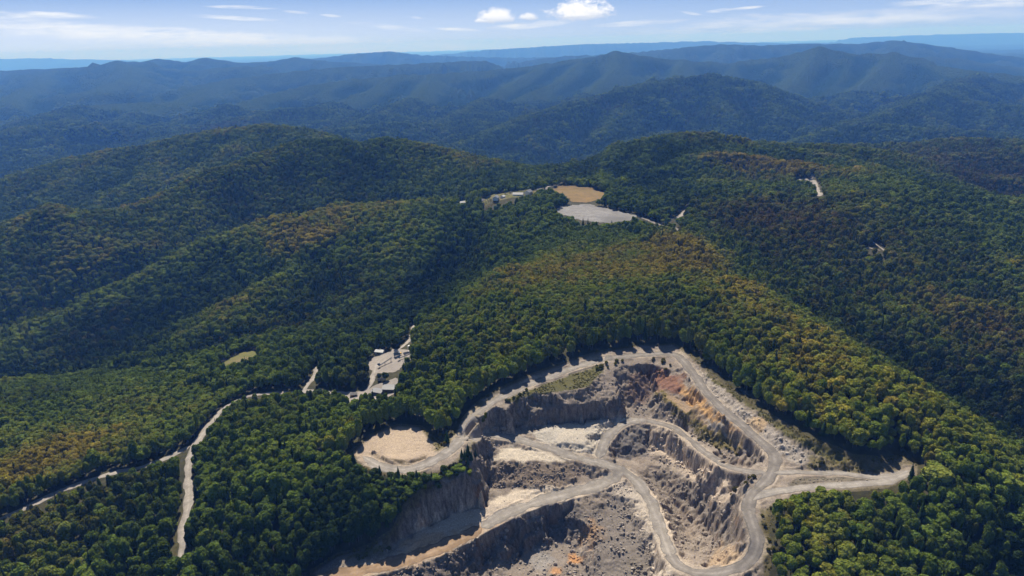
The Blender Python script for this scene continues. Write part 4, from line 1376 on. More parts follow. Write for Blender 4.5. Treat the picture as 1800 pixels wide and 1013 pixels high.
class Geo:
    def __init__(s):
        s.v, s.f, s.c = [], [], []

    def add(s, v, f, c):
        o = sum(len(q) for q in s.v)
        s.v.append(np.asarray(v, float))
        s.f += [tuple(i + o for i in q) for q in f]
        s.c += list(np.broadcast_to(c, (len(v),)))

    def mesh(s, name, mats, fm=None, smooth=False):
        me = bpy.data.meshes.new(name)
        me.from_pydata(np.vstack(s.v).tolist(), [], s.f)
        a = me.attributes.new('vary', 'FLOAT', 'POINT')
        a.data.foreach_set('value', np.clip(np.array(s.c, np.float32), 0, 1))
        for m in mats:
            me.materials.append(m)
        if fm is not None:
            me.polygons.foreach_set('material_index', fm)
        me.polygons.foreach_set('use_smooth', [smooth] * len(s.f))
        return me


def crown_geo(rg, kind, leaves=620, leaf=0.205):
    """crown of unit radius standing on z = 0.75: limbs' clumps as lobes, a dense heart, leaf sprays all over"""
    g = Geo()
    lobes = []
    if kind == 'broad':
        lobes.append(((0, 0, 1.55), 0.74))
        for i in range(9):
            a = i * 2.4 + rg.uniform(-.3, .3)
            r = rg.uniform(0.32, 0.56)
            lobes.append(((r * math.cos(a), r * math.sin(a), 1.5 + rg.uniform(-0.45, 0.72)), rg.uniform(0.34, 0.52)))
    elif kind == 'tall':
        for i in range(9):
            a = i * 2.4
            r = rg.uniform(0.1, 0.34)
            lobes.append(((r * math.cos(a), r * math.sin(a), 1.1 + i * 0.19), 0.58 - 0.03 * i + rg.uniform(-.05, .05)))
    elif kind == 'bush':
        for i in range(7):
            a = i * 2.4
            r = rg.uniform(0.2, 0.6)
            lobes.append(((r * math.cos(a), r * math.sin(a), 0.45 + rg.uniform(-0.1, 0.3)), rg.uniform(0.35, 0.52)))
    c = np.array([q[0] for q in lobes])
    rr = np.array([q[1] for q in lobes])
    mid = c.mean(0)
    # heart: the union of the lobes as seen from the middle
    D = ICO2
    R_ = np.full(len(D), 0.3)
    for (ci_, ri) in zip(c, rr):
        oc = mid - ci_
        b = D @ oc
        q = b * b - (oc @ oc - ri * ri)
        t = np.where(q > 0, -b + np.sqrt(np.maximum(q, 0)), 0)
        R_ = np.maximum(R_, t)
    hv = mid + D * (R_ * 0.93 * (1 + 0.06 * rg.standard_normal(len(D))))[:, None]
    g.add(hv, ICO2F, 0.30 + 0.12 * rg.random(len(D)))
    nh = len(ICO2F)
    n = 0
    tries = 0
    while n < leaves and tries < leaves * 12:
        tries += 1
        k = rg.integers(len(c))
        d = rg.standard_normal(3)
        d /= np.linalg.norm(d)
        if d[2] < -0.35 and rg.random() < 0.7:
            continue
        p = c[k] + d * rr[k] * rg.uniform(0.93, 1.12)
        if np.any(np.linalg.norm(p - c, axis=1) < rr * 0.86):
            continue
        nrm = d + rg.standard_normal(3) * 0.42
        nrm /= np.linalg.norm(nrm)
        u = np.cross(nrm, rg.standard_normal(3))
        u /= np.linalg.norm(u)
        w = np.cross(nrm, u)
        s = leaf * rg.uniform(0.6, 1.25)
        pts = [p + s * (u * ca * rg.uniform(.7, 1.1) + w * sa * rg.uniform(.7, 1.1)) - nrm * s * 0.25 * abs(ca * sa) for ca, sa in ((.9, 0), (.3, .8), (-.7, .6), (-.8, -.4), (.1, -.9))]
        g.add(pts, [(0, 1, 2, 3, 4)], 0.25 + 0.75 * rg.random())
        n += 1
    return g


def conifer_geo(rg, tiers=11):
    g = Geo()
    for i in range(tiers):
        f = i / (tiers - 1)
        z = 0.8 + 3.4 * f
        r = (1 - f) ** 0.85 * 1.0 + 0.07
        nb = int(11 - 5 * f)
        for k in range(nb):
            a = k * 6.2832 / nb + i * 0.9 + rg.uniform(-.2, .2)
            L = r * rg.uniform(0.8, 1.12)
            ca, sa = math.cos(a), math.sin(a)
            w = 0.30 * L + 0.07
            tip = np.array([ca * L, sa * L, z - 0.30 * L])
            mid_ = np.array([ca * L * .6, sa * L * .6, z - 0.08 * L])
            sd_ = np.array([-sa, ca, 0]) * w
            pts = [np.array([0, 0, z + 0.25]), mid_ + sd_ - np.array([0, 0, .07]), tip, mid_ - sd_ - np.array([0, 0, .07]), mid_ + np.array([0, 0, .06])]
            g.add(pts, [(0, 1, 4), (4, 1, 2), (4, 2, 3), (0, 4, 3)], 0.25 + 0.7 * rg.random())
    cone = [(0.42 * math.cos(a), 0.42 * math.sin(a), 0.8) for a in np.linspace(0, 6.2832, 9)[:-1]] + [(0, 0, 4.0)]
    g.add(cone, [(i, (i + 1) % 8, 8) for i in range(8)], 0.2)
    return g


def trunk_part(h, r0, r1, limbs=0, rg=None):
    v, f = [], []

    def tube(a, b, ra, rb):
        a, b = np.array(a, float), np.array(b, float)
        ax = (b - a) / np.linalg.norm(b - a)
        u = np.cross(ax, [0.3, 0.9, 0.2])
        u /= np.linalg.norm(u)
        w = np.cross(ax, u)
        o = len(v)
        for p, r in ((a, ra), (b, rb)):
            for k in range(7):
                t = k * 6.2832 / 7
                v.append(p + r * (u * math.cos(t) + w * math.sin(t)))
        for k in range(7):
            f.append((o + k, o + (k + 1) % 7, o + 7 + (k + 1) % 7, o + 7 + k))
    tube((0, 0, -0.25), (0.02, 0.01, h * 0.55), r0, (r0 + r1) / 2)
    tube((0.02, 0.01, h * 0.55), (0.0, 0.0, h), (r0 + r1) / 2, r1)
    for i in range(limbs):
        a = i * 2.4
        tube((0.01, 0, h * (0.5 + 0.09 * i)), (0.5 * math.cos(a), 0.5 * math.sin(a), h * (0.75 + 0.06 * i)), r1 * 0.9, r1 * 0.3)
    return v, f


KINDS = []          # (crown geo, trunk geo)
rgt = np.random.default_rng(11)
for kd in ('broad', 'broad', 'broad', 'broad', 'tall', 'tall'):
    KINDS.append((crown_geo(rgt, kd), trunk_part(1.6, 0.075, 0.04, 4)))
CONE = [(conifer_geo(rgt), trunk_part(3.2, 0.085, 0.02)) for _ in range(2)]
BUSH = [(crown_geo(rgt, 'bush', 200, 0.26), trunk_part(0.5, 0.06, 0.03)) for _ in range(3)]


def whole_tree(name, cg, tr, leaf):
    g = Geo()
    g.v, g.f, g.c = list(cg.v), list(cg.f), list(cg.c)
    nf = len(g.f)
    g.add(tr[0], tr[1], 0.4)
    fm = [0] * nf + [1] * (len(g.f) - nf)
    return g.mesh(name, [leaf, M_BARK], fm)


PALETTE = np.array([(0.028, 0.050, 0.012), (0.055, 0.084, 0.018), (0.100, 0.150, 0.028), (0.138, 0.188, 0.034), (0.182, 0.206, 0.038), (0.250, 0.215, 0.042)])
RUST = np.array([(0.125, 0.082, 0.038), (0.150, 0.090, 0.036), (0.115, 0.064, 0.040), (0.130, 0.105, 0.056)])

# hue of the stands, plus lit crests and shaded faces painted in: pixel x, y, radius in metres, brighter/yellower shift, share of rust
HUE = [(1000, 480, 170, .27, -.08), (1100, 460, 120, .3, -.1), (1230, 470, 60, .34, .03), (1320, 560, 60, .12, .02), (1420, 620, 60, .08, 0), (1520, 700, 45, .14, 0), (1620, 790, 45, .14, 0),
       (1200, 430, 50, .3, .06), (1290, 300, 130, .5, .1), (1400, 300, 150, .32, .1), (1190, 270, 130, -.3, -.1), (1150, 320, 110, -.18, -.1), (1230, 250, 60, .1, .4), (1330, 390, 110, .02, .38),
       (1400, 400, 110, .0, .3), (1700, 290, 300, 0, .42), (1790, 330, 260, -.05, .35), (1750, 600, 60, .05, .4), (1480, 560, 130, -.08, .02), (1620, 640, 120, -.12, 0), (1740, 770, 110, -.2, 0),
       (1640, 600, 230, .24, .1), (1500, 480, 150, .1, .12), (1700, 560, 70, .16, .1), (1750, 480, 120, .05, .12), (1400, 480, 120, -.12, .06), (700, 480, 120, -.03, .05), (760, 540, 70, -.14, 0), (560, 560, 90, -.08, .03), (350, 520, 110, -.16, -.02),
       (250, 600, 110, -.16, .02), (130, 620, 100, -.14, .06), (650, 270, 200, -.18, 0), (560, 260, 120, -.16, 0), (300, 325, 60, .36, 0), (232, 370, 60, .36, 0), (400, 285, 60, .2, 0), (300, 272, 90, .2, 0), (110, 316, 80, .2, 0), (512, 447, 40, .25, 0), (450, 492, 40, .25, 0), (380, 542, 40, .22, 0), (600, 412, 55, .15, 0), (860, 290, 110, .2, 0), (430, 300, 200, -.05, .1), (380, 230, 250, 0, .3), (820, 290, 150, .12, 0),
       (110, 420, 140, -.06, .16), (60, 520, 120, -.12, .16), (150, 760, 110, .36, .0), (80, 820, 60, .36, .04), (100, 930, 70, -.02, .12), (60, 960, 40, -.02, .22), (330, 720, 60, .16, .06),
       (500, 720, 50, .05, .12), (450, 800, 60, .12, .02), (600, 860, 70, -.12, -.05), (660, 900, 40, -.25, -.06), (500, 900, 60, -.06, 0), (640, 740, 35, -.12, 0), (760, 660, 60, .06, 0),
       (850, 600, 70, .1, .08), (760, 600, 40, .16, .1), (950, 610, 70, .0, .1), (1150, 590, 60, -.02, .1), (1330, 660, 50, -.02, 0), (1480, 720, 50, -.1, 0), (1450, 930, 60, -.04, .05), (1600, 930, 80, -.12, .05),
       (1740, 930, 60, -.2, 0), (720, 370, 120, .16, .06), (600, 385, 80, .22, 0), (500, 440, 70, .26, 0), (300, 440, 70, .28, 0), (150, 520, 70, .3, 0), (30, 570, 70, .3, 0), (450, 600, 60, -.1, .05)]
HUEW = [(W(px, py, 0.0) if False else hit(px, py), r, dv, dr) for px, py, r, dv, dr in HUE]
HUEW = [q for q in HUEW if q[0] is not None]
YOUNG = [HITS(q) for q in ([(900, 450), (980, 400), (1100, 410), (1160, 440), (1180, 500), (1100, 545), (1000, 560), (900, 540)], [(0, 680), (150, 655), (290, 655), (430, 705), (330, 780), (200, 820), (0, 880)],
                           [(480, 372), (430, 392), (290, 445), (200, 495), (100, 550), (0, 590), (0, 565), (100, 530), (290, 432), (400, 400)])]


def scatter(step, y0, y1, lo, hi, seed):
    """jittered lattice of stems in the wedge that the picture can see, with a margin"""
    rg = np.random.default_rng(seed)
    xm = 0.86 * y1 + 170
    x, y = np.meshgrid(np.arange(-xm, xm, step), np.arange(y0, y1, step * 0.92))
    x = x + step * 0.5 * (np.arange(x.shape[0]) % 2)[:, None]
    x = (x + rg.uniform(-.42, .42, x.shape) * step).ravel()
    y = (y + rg.uniform(-.42, .42, y.shape) * step).ravel()
    k = np.abs(x) < 0.86 * y + 140
    x, y = x[k], y[k]
    return x, y, rg.uniform(lo, hi, x.shape) * (1 + 0.27 * rg.standard_normal(x.shape).clip(-1.4, 2.3))


def young_mask(x, y):
    m = np.zeros(x.shape, bool)
    for p in YOUNG:
        m |= inside(p, x + 14 * fbm(x, y, 40, 2, seed=51), y + 14 * fbm(x, y, 40, 2, seed=52))
    return m


def open_ground(x, y, r, h):
    """True where a tree would stand on, or hide, a clearing, a road or the quarry"""
    bad = np.zeros(x.shape, bool)
    near_ = y < 2000
    xs, ys, rs, hs = x[near_], y[near_], r[near_], h[near_]
    b = np.zeros(xs.shape, bool)
    jx, jy = xs + 2.0 * fbm(xs, ys, 14, 2, seed=61), ys + 2.0 * fbm(xs, ys, 14, 2, seed=62)
    b |= signed(QW, jx, jy) > -1.5 - 0.35 * rs
    for p in WOODED:
        b &= ~inside(p, xs, ys)
    for px, py in ((680, 714), (622, 697), (812, 359), (668, 622), (729, 616), (846, 355)):          # room round the houses
        q = hit(px, py)
        b |= np.hypot(xs - q[0], ys - q[1]) < 7.5 + 0.5 * rs
    zc = ground(xs, ys)
    dist = np.hypot(xs, ys)
    run = hs * dist / np.maximum(HC - zc - hs * 0.5, 40.0)          # how far behind the tree its top hides the ground
    ux, uy = xs / dist, ys / dist
    for k, p in CLEARW.items():
        lo, hi = p.min(0) - 60, p.max(0) + 60
        m = (xs > lo[0]) & (xs < hi[0]) & (ys > lo[1] - 60) & (ys < hi[1])
        if not m.any():
            continue
        mg = 0.0 if k in ('yard_back', 'garden') else 4.5
        a = signed(p, xs[m] + mg * fbm(xs[m], ys[m], 26, 3, seed=63), ys[m] + mg * fbm(xs[m], ys[m], 26, 3, seed=64)) > -0.5 * rs[m]
        for t in (0.2, 0.4, 0.6, 0.8):
            a |= signed(p, xs[m] + ux[m] * run[m] * t, ys[m] + uy[m] * run[m] * t) > 0.5
        b[m] |= a
    for k, (w, c) in [*PATHW.items(), ('spur_low', (3.2, ROADW['spur_low'])), ('spur', (3.2, ROADW['spur']))]:
        lo, hi = c.min(0) - 30, c.max(0) + 30
        m = (xs > lo[0]) & (xs < hi[0]) & (ys > lo[1] - 40) & (ys < hi[1])
        if not m.any():
            continue
        a = seg_dist(c[::3], xs[m], ys[m])[0] < w + 0.85 * rs[m]
        for t in (0.12, 0.24, 0.36, 0.48, 0.6, 0.72, 0.84, 0.95):
            a |= seg_dist(c[::3], xs[m] + ux[m] * run[m] * t, ys[m] + uy[m] * run[m] * t)[0] < w * (0.8 if k == 'forest_road' else 0.8)
        b[m] |= a
    bad[near_] = b
    return bad


def stands():
    X, Y, Rr = [], [], []
    for step, y0, y1, lo, hi, sd_ in ((5.4, 200, 1000, 2.95, 4.5, 1), (7.2, 1000, 1900, 3.9, 5.6, 2), (10.0, 1900, 3000, 5.2, 7.4, 3), (15.0, 3000, 5400, 8.0, 11.5, 4)):
        x, y, r = scatter(step, y0, y1, lo, hi, sd_)
        if y1 <= 1900:
            ym = young_mask(x, y)
            x2, y2, r2 = scatter(4.3 if y1 <= 1000 else 5.0, y0, y1, 2.3, 3.2, sd_ + 10)
            k2 = young_mask(x2, y2)
            x, y, r = np.concatenate([x[~ym], x2[k2]]), np.concatenate([y[~ym], y2[k2]]), np.concatenate([r[~ym], r2[k2]])
        X.append(x)
        Y.append(y)
        Rr.append(r)
    # the steep bank above the west face is planted closer
    x, y, r = scatter(3.4, 350, 420, 2.2, 3.6, 40)
    k = inside(WOODED[0], x, y) | inside(WOODED[1], x, y)
    X.append(x[k])
    Y.append(y[k])
    Rr.append(r[k])
    return np.concatenate(X), np.concatenate(Y), np.concatenate(Rr)


TX, TY, TR = stands()
rg2 = np.random.default_rng(5)
TR *= np.where(rg2.random(len(TX)) < 0.05, 1.28, 1.0)        # a few broad old crowns
TKIND = rg2.choice(8, len(TX), p=[.19, .19, .19, .19, .09, .09, .03, .03])


def lie(x, y):
    """metres above (crest) or below (cove) the mean of the ground round about"""
    m = 0
    for k in range(8):
        m = m + (ground(x + 110 * math.cos(k * .785), y + 110 * math.sin(k * .785)) + ground(x + 55 * math.cos(k * .785 + .4), y + 55 * math.sin(k * .785 + .4))) / 2
    return ground(x, y) - m / 8


TLIE = np.clip(lie(TX, TY) / (9.0 + 0.003 * TY), -1, 1)
TYOUNG = young_mask(TX, TY)
# closed canopy: tops keep an even height, lower on crests and in young stands, rougher in the coves
_top = np.where(TYOUNG, 8.2, 13.2 - 2.0 * TLIE) * np.where(TY > 1900, np.where(TY > 3000, 1.75, 1.25), 1.0)
_top *= 1 + np.where(TYOUNG, 0.09, 0.23 - 0.08 * TLIE) * rg2.standard_normal(len(TX)).clip(-2, 2) + 0.10 * (TR / 4.2 - 1).clip(-.5, .8) * (~TYOUNG)
TR = np.where(TKIND >= 6, TR * 0.62, TR)
TH = _top / 2.6 * np.where(TKIND >= 6, 0.74, np.where(TKIND >= 4, 0.95, 1.0))       # vertical scale; a crown ends at about 2.6 units
_q = (TY > 420) & (TY < 640)
_edge = signed(QW, TX[_q], TY[_q])
TH[_q] *= np.where((_edge > -16) & (TY[_q] > 430), 1.4, 1.0)      # the tall wood above the quarry rim
_b = inside(WOODED[1], TX, TY)
TH[_b] *= 0.36
TR[_b] *= 0.66
bad = open_ground(TX, TY, TR, TH * 2.5) | (rg2.random(len(TX)) < np.where(TYOUNG, 0.02, 0.065))
TX, TY, TR, TH, TKIND, TLIE = (a[~bad] for a in (TX, TY, TR, TH, TKIND, TLIE))
TZ = ground(TX, TY)


def hues(x, y, li):
    v = 0.36 + 0.29 * li + 0.18 * fbm(x, y, 240, 3, seed=71) + 0.15 * fbm(x, y, 45, 2, seed=72) + 0.085 * rg2.standard_normal(len(x))  # li paints light on crests and shade in coves into the leaves
    ru = 0.0 + 0.12 * fbm(x, y, 320, 3, seed=73)
    v += 0.07 * sstep(-x, 80, 350) * sstep(y, 700, 900)
    v -= 0.16 * sstep(y, 2500, 3300)          # darker leaf colour on the mountains beyond
    for q, r, dv, dr in HUEW:
        w = np.exp(-((x - q[0]) ** 2 + (y - q[1]) ** 2) / (r * r))
        v += dv * w
        ru += dr * w
    t = np.clip(v, 0, 0.999) * (len(PALETTE) - 1)
    i = t.astype(int)
    f = (t - i)[:, None]
    c = PALETTE[i] * (1 - f) + PALETTE[np.minimum(i + 1, len(PALETTE) - 1)] * f
    mixr = np.clip(1.15 * ru + 0.5 * (rg2.random(len(x)) - 0.62) * (ru > 0.02), 0, 0.85)[:, None]      # the change of colour runs through whole stands
    c = c * (1 - mixr) + RUST[rg2.integers(0, len(RUST), len(x))] * rg2.uniform(0.75, 1.2, (len(x), 1)) * mixr
    red = mixr[:, 0] > 0.45
    c *= rg2.uniform(0.85, 1.15, (len(x), 1))
    return c, v, red


TC, TV, TRED = hues(TX, TY, TLIE)
TC[TKIND >= 6] = np.array([0.026, 0.046, 0.016])
TRED &= TKIND < 6
print('trees', len(TX))


def project(x, y, z):
    d = np.stack([x, y, z - HC], -1)
    cz = d @ Fv
    return 900 + (d @ Xc) / cz * FPX, 506.5 - (d @ Yc) / cz * FPX, cz


TPX, TPY, TCZ = project(TX, TY, TZ + 1.7 * TH)
inframe = (TKIND < 6) & (TPX > 6) & (TPX < 1794) & (TPY > 0) & (TPY < 1004)
order = np.where(inframe, TR / TCZ, -1)
single = np.zeros(len(TX), bool)
single[np.argsort(-order)[:300]] = True


def forest(name, label, x, y, z, r, h, c, kind, protos):
    me = bpy.data.meshes.new(name)
    n = len(x)
    me.vertices.add(n)
    me.vertices.foreach_set('co', np.stack([x, y, z], 1).astype(np.float32).ravel())
    a = me.attributes.new('leaf', 'FLOAT_COLOR', 'POINT')
    cc = np.ones((n, 4), np.float32)
    cc[:, :3] = c
    a.data.foreach_set('color', cc.ravel())
    a = me.attributes.new('size', 'FLOAT_VECTOR', 'POINT')
    a.data.foreach_set('vector', np.stack([r, r, h], 1).astype(np.float32).ravel())
    a = me.attributes.new('turn', 'FLOAT_VECTOR', 'POINT')
    rg = np.random.default_rng(9)
    a.data.foreach_set('vector', np.stack([rg.normal(0, .05, n), rg.normal(0, .05, n), rg.uniform(0, 6.283, n)], 1).astype(np.float32).ravel())
    a = me.attributes.new('pick', 'INT', 'POINT')
    a.data.foreach_set('value', kind.astype(np.int32))
    me.update()
    o = bpy.data.objects.new(name, me)
    COL.objects.link(o)
    o['kind'] = 'stuff'
    o['label'] = label
    pc = bpy.data.collections.new(name + '_source')
    for i, m in enumerate(protos):
        q = bpy.data.objects.new('%s_source_%02d' % (name, i), m)
        pc.objects.link(q)
    ng = bpy.data.node_groups.new(name, 'GeometryNodeTree')
    ng.interface.new_socket('Geometry', in_out='INPUT', socket_type='NodeSocketGeometry')
    ng.interface.new_socket('Geometry', in_out='OUTPUT', socket_type='NodeSocketGeometry')
    N, L = ng.nodes, ng.links
    gi, go = N.new('NodeGroupInput'), N.new('NodeGroupOutput')
    ip = N.new('GeometryNodeInstanceOnPoints')
    ci_ = N.new('GeometryNodeCollectionInfo')
    ci_.inputs['Collection'].default_value = pc
    ci_.inputs['Separate Children'].default_value = True
    ci_.inputs['Reset Children'].default_value = True

    def na(nm, t):
        q = N.new('GeometryNodeInputNamedAttribute')
        q.data_type = t
        q.inputs['Name'].default_value = nm
        return [s for s in q.outputs if s.name == 'Attribute' and s.enabled][0]
    L.new(gi.outputs[0], ip.inputs['Points'])
    L.new(ci_.outputs[0], ip.inputs['Instance'])
    ip.inputs['Pick Instance'].default_value = True
    L.new(na('pick', 'INT'), ip.inputs['Instance Index'])
    L.new(na('turn', 'FLOAT_VECTOR'), ip.inputs['Rotation'])
    L.new(na('size', 'FLOAT_VECTOR'), ip.inputs['Scale'])
    L.new(ip.outputs[0], go.inputs[0])
    md = o.modifiers.new('scatter', 'NODES')
    md.node_group = ng
    return o


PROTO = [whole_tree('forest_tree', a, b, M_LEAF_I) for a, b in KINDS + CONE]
rest = ~single
forest('forest', 'dense mixed autumn forest covering the hills', TX[rest], TY[rest], TZ[rest], TR[rest], TH[rest], TC[rest], TKIND[rest], PROTO)

# ---- the trees that show largest: each an object with trunk and crown
CROWN_M = [a.mesh('crown', [M_LEAF_O]) for a, b in KINDS]
TRUNK_M = []
for a, b in KINDS:
    g = Geo()
    g.add(b[0], b[1], 0.4)
    TRUNK_M.append(g.mesh('trunk', [M_BARK], None, True))


def plant(name, label, cat, group, p, r, h, turn, col, crown, trunk):
    e = bpy.data.objects.new(name, None)
    e.empty_display_size = 1
    COL.objects.link(e)
    e.location = p
    e.scale = (r, r, h)
    e.rotation_euler = (0, 0, turn)
    e['label'], e['category'] = label, cat
    if group:
        e['group'] = group
    for nm, m in (('trunk', trunk), ('crown', crown)):
        o = bpy.data.objects.new(nm, m)
        COL.objects.link(o)
        o.parent = e
        o.color = (*col, 1)
    return e


def zone_of(px, py):
    if px > 1250:
        return 'in the wood below the pale spur road', 'wood below the spur road'
    if px > 345:
        return 'on the slope between the gravel road and the quarry', 'slope beside the quarry'
    return 'in the wood on the far side of the gravel road', 'wood beyond the gravel road'


for i in np.where(single)[0]:
    hue = 'reddish brown' if TRED[i] else 'dark green' if TV[i] < 0.26 else 'mid green' if TV[i] < 0.45 else 'yellowish green'
    size = 'broad' if TR[i] > 4.6 else 'slender' if TKIND[i] >= 4 else 'round'
    z, gz = zone_of(TPX[i], TPY[i])
    plant('broadleaf_tree', '%s %s broadleaf tree %s' % (size, hue, z), 'tree', '%s %s trees, %s' % (size, hue, gz),
          (TX[i], TY[i], TZ[i]), TR[i], TH[i], float(rg2.uniform(0, 6.28)), TC[i], CROWN_M[TKIND[i]], TRUNK_M[TKIND[i]])

# ------------------------------------------------------------------ broken stone
def rock_mesh(rg, name, mat):
    v = np.array(ICO1 if True else ICO2)
    d = v * np.array([1.0, rg.uniform(.65, .95), rg.uniform(.5, .8)])
    for _ in range(7):                       # planes cleave the lump into flat faces
        nrm = rg.standard_normal(3)
        nrm /= np.linalg.norm(nrm)
        k = rg.uniform(0.45, 0.75)
        t = d @ nrm
        d = d - np.maximum(t - k, 0)[:, None] * nrm
    d += rg.standard_normal(d.shape) * 0.025
    me = bpy.data.meshes.new(name)
    me.from_pydata(d.tolist(), [], ICO1F)
    me.materials.append(mat)
    return me


def stone_mat(name, source):
    m, n, l, b = newmat(name, 0.92)
    if source == 'instancer':
        a = n.new('ShaderNodeAttribute')
        a.attribute_type = 'INSTANCER'
        a.attribute_name = 'leaf'
    else:
        a = n.new('ShaderNodeObjectInfo')
    f = nnoise(n, l, 1.6, 5, 0.65)
    v = nramp(n, l, f, 0.3, 0.7, 0.72, 1.25)
    c = n.new('ShaderNodeCombineColor')
    for i in range(3):
        l.new(v, c.inputs[i])
    l.new(nmix(n, l, a.outputs['Color'], c.outputs[0], 1.0, 'MULTIPLY'), b.inputs['Base Color'])
    nbump(n, l, b, f, 0.5, 0.2)
    return m


M_STONE_I, M_STONE_O = stone_mat('loose_stone', 'instancer'), stone_mat('stone', 'object')
rg3 = np.random.default_rng(21)
ROCK_I = [rock_mesh(rg3, 'rock_source', M_STONE_I) for _ in range(6)]
TQL = TQ


def tint_at(x, y):
    i = np.clip(np.searchsorted(XS, x), 0, len(XS) - 1)
    j = np.clip(np.searchsorted(YS, y), 0, len(YS) - 1)
    return TQ[j, i]


def q_at(A, x, y):
    i = np.clip(np.searchsorted(XS[i0:i1], x), 0, A.shape[1] - 1)
    j = np.clip(np.searchsorted(YS[j0:j1], y), 0, A.shape[0] - 1)
    return A[j, i]


def heap(pl, dens, lo, hi):
    """stones strewn over one traced patch"""
    p = HITS([q[:2] for q in pl])
    a = (p.max(0) - p.min(0))
    n = int(dens * a[0] * a[1])
    x, y = rg3.uniform(p[:, 0].min(), p[:, 0].max(), n), rg3.uniform(p[:, 1].min(), p[:, 1].max(), n)
    k = inside(p, x, y) & (q_at(QROAD, x, y) > 0.3) & (fbm(x, y, 12, 3, seed=81) > rg3.uniform(-0.6, 0.5, n))
    x, y = x[k], y[k]
    r = lo * (hi / lo) ** (rg3.random(len(x)) ** 2.4)
    return x, y, r


HEAPS = [heap(*q) for q in (
    ([(850, 817, -30), (905, 812, -31), (960, 813, -33), (1010, 818, -36), (1030, 830, -40), (1005, 850, -42), (975, 862, -42.4), (900, 858, -42.4), (862, 858, -42.4)], 0.9, 0.3, 1.3),
    ([(1075, 870, -46), (1110, 880, -48), (1150, 960, -54), (1150, 1040, -60), (980, 1040, -58.2), (1010, 930, -52.2), (1040, 900, -50)], 0.55, 0.3, 1.6),
    ([(870, 925, -46.2), (960, 893, -44), (1035, 900, -46.2), (1012, 945, -54.5), (1010, 1040, -58.2), (860, 1040, -56.8), (850, 970, -52.2)], 0.45, 0.3, 1.8),
    ([(700, 1000, -47.8), (770, 985, -47), (870, 925, -45.5), (860, 1000, -53.8), (840, 1040, -55.2), (640, 1060, -50.8)], 0.55, 0.3, 1.6),
    ([(1130, 838, -43), (1165, 815, -42), (1255, 860, -30), (1300, 880, -16), (1312, 960, -20), (1240, 990, -38), (1195, 970, -48), (1160, 890, -48)], 0.35, 0.3, 1.7),
    ([(1060, 850, -43), (1100, 850, -43), (1125, 868, -44), (1095, 872, -45)], 0.8, 0.3, 1.1),
    ([(1130, 760, -31), (1172, 768, -29), (1228, 812, -26), (1250, 838, -28), (1200, 835, -38), (1150, 812, -42), (1130, 800, -42)], 0.45, 0.35, 2.0),
    ([(1215, 640, 0), (1280, 695, 1), (1330, 735, 1), (1390, 780, -1), (1430, 805, -3), (1400, 815, -6), (1370, 800, -6), (1330, 765, -4), (1270, 712, -2), (1225, 660, 0)], 0.5, 0.3, 1.5),
    ([(1395, 842, -8), (1480, 840, -7), (1540, 846, -6), (1500, 850, -7), (1440, 850, -8), (1380, 858, -9)], 0.7, 0.25, 0.9),
    ([(1140, 690, -15), (1175, 716, -19), (1250, 775, -21), (1300, 800, -19), (1280, 812, -18), (1215, 768, -23), (1150, 735, -27), (1105, 725, -26)], 0.45, 0.3, 1.6),
    ([(845, 775, -22), (870, 750, -17), (905, 752, -25), (885, 768, -25), (862, 800, -27), (848, 812, -29)], 0.6, 0.35, 1.8),
    ([(905, 748, -25), (1000, 738, -25), (1128, 712, -24), (1110, 730, -26.5), (1000, 748, -26.5), (915, 762, -26.5)], 0.35, 0.25, 1.1),
    ([(545, 1010, -46.2), (600, 985, -45.5), (690, 955, -44), (700, 975, -45.5), (640, 993, -46.2), (560, 1012, -47)], 0.6, 0.3, 1.2),
    ([(1345, 885, -10), (1362, 900, -11), (1352, 1000, -20), (1338, 960, -15)], 0.5, 0.25, 0.9),
    ([(880, 690, -5), (985, 690, -5), (1060, 655, -3), (1100, 690, -15), (1020, 705, -14), (905, 715, -8)], 0.3, 0.3, 1.2),
    ([(745, 935, -44.8), (850, 872, -43.2), (985, 862, -42.4), (1000, 880, -43.2), (870, 920, -45.5), (770, 980, -47)], 0.06, 0.25, 0.8),
    ([(930, 760, -26.5), (1050, 741, -26), (1100, 735, -27), (1060, 790, -34), (975, 786, -30)], 0.05, 0.2, 0.8),
)]
RX, RY, RR = (np.concatenate([h[i] for h in HEAPS]) for i in range(3))
RZ = ground(RX, RY) + RR * 0.15
RC = tint_at(RX, RY) * rg3.uniform(0.7, 1.55, (len(RX), 1)) * 1.05 + rg3.uniform(0, 0.04, (len(RX), 1))
rpx, rpy, rcz = project(RX, RY, RZ)
ro = np.where((rpx > 5) & (rpx < 1795) & (rpy < 1008) & (rpy > 600), RR / rcz, -1)
bould = np.zeros(len(RX), bool)
bould[np.argsort(-ro)[:240]] = True
RR[bould] *= 1.15
rr_ = ~bould
forest('rubble', 'grey broken stone strewn over the quarry slopes', RX[rr_], RY[rr_], RZ[rr_], RR[rr_], RR[rr_], RC[rr_], rg3.integers(0, 6, rr_.sum()), ROCK_I)
print('stones', len(RX))
ROCK_O = [rock_mesh(rg3, 'boulder', M_STONE_O) for _ in range(6)]
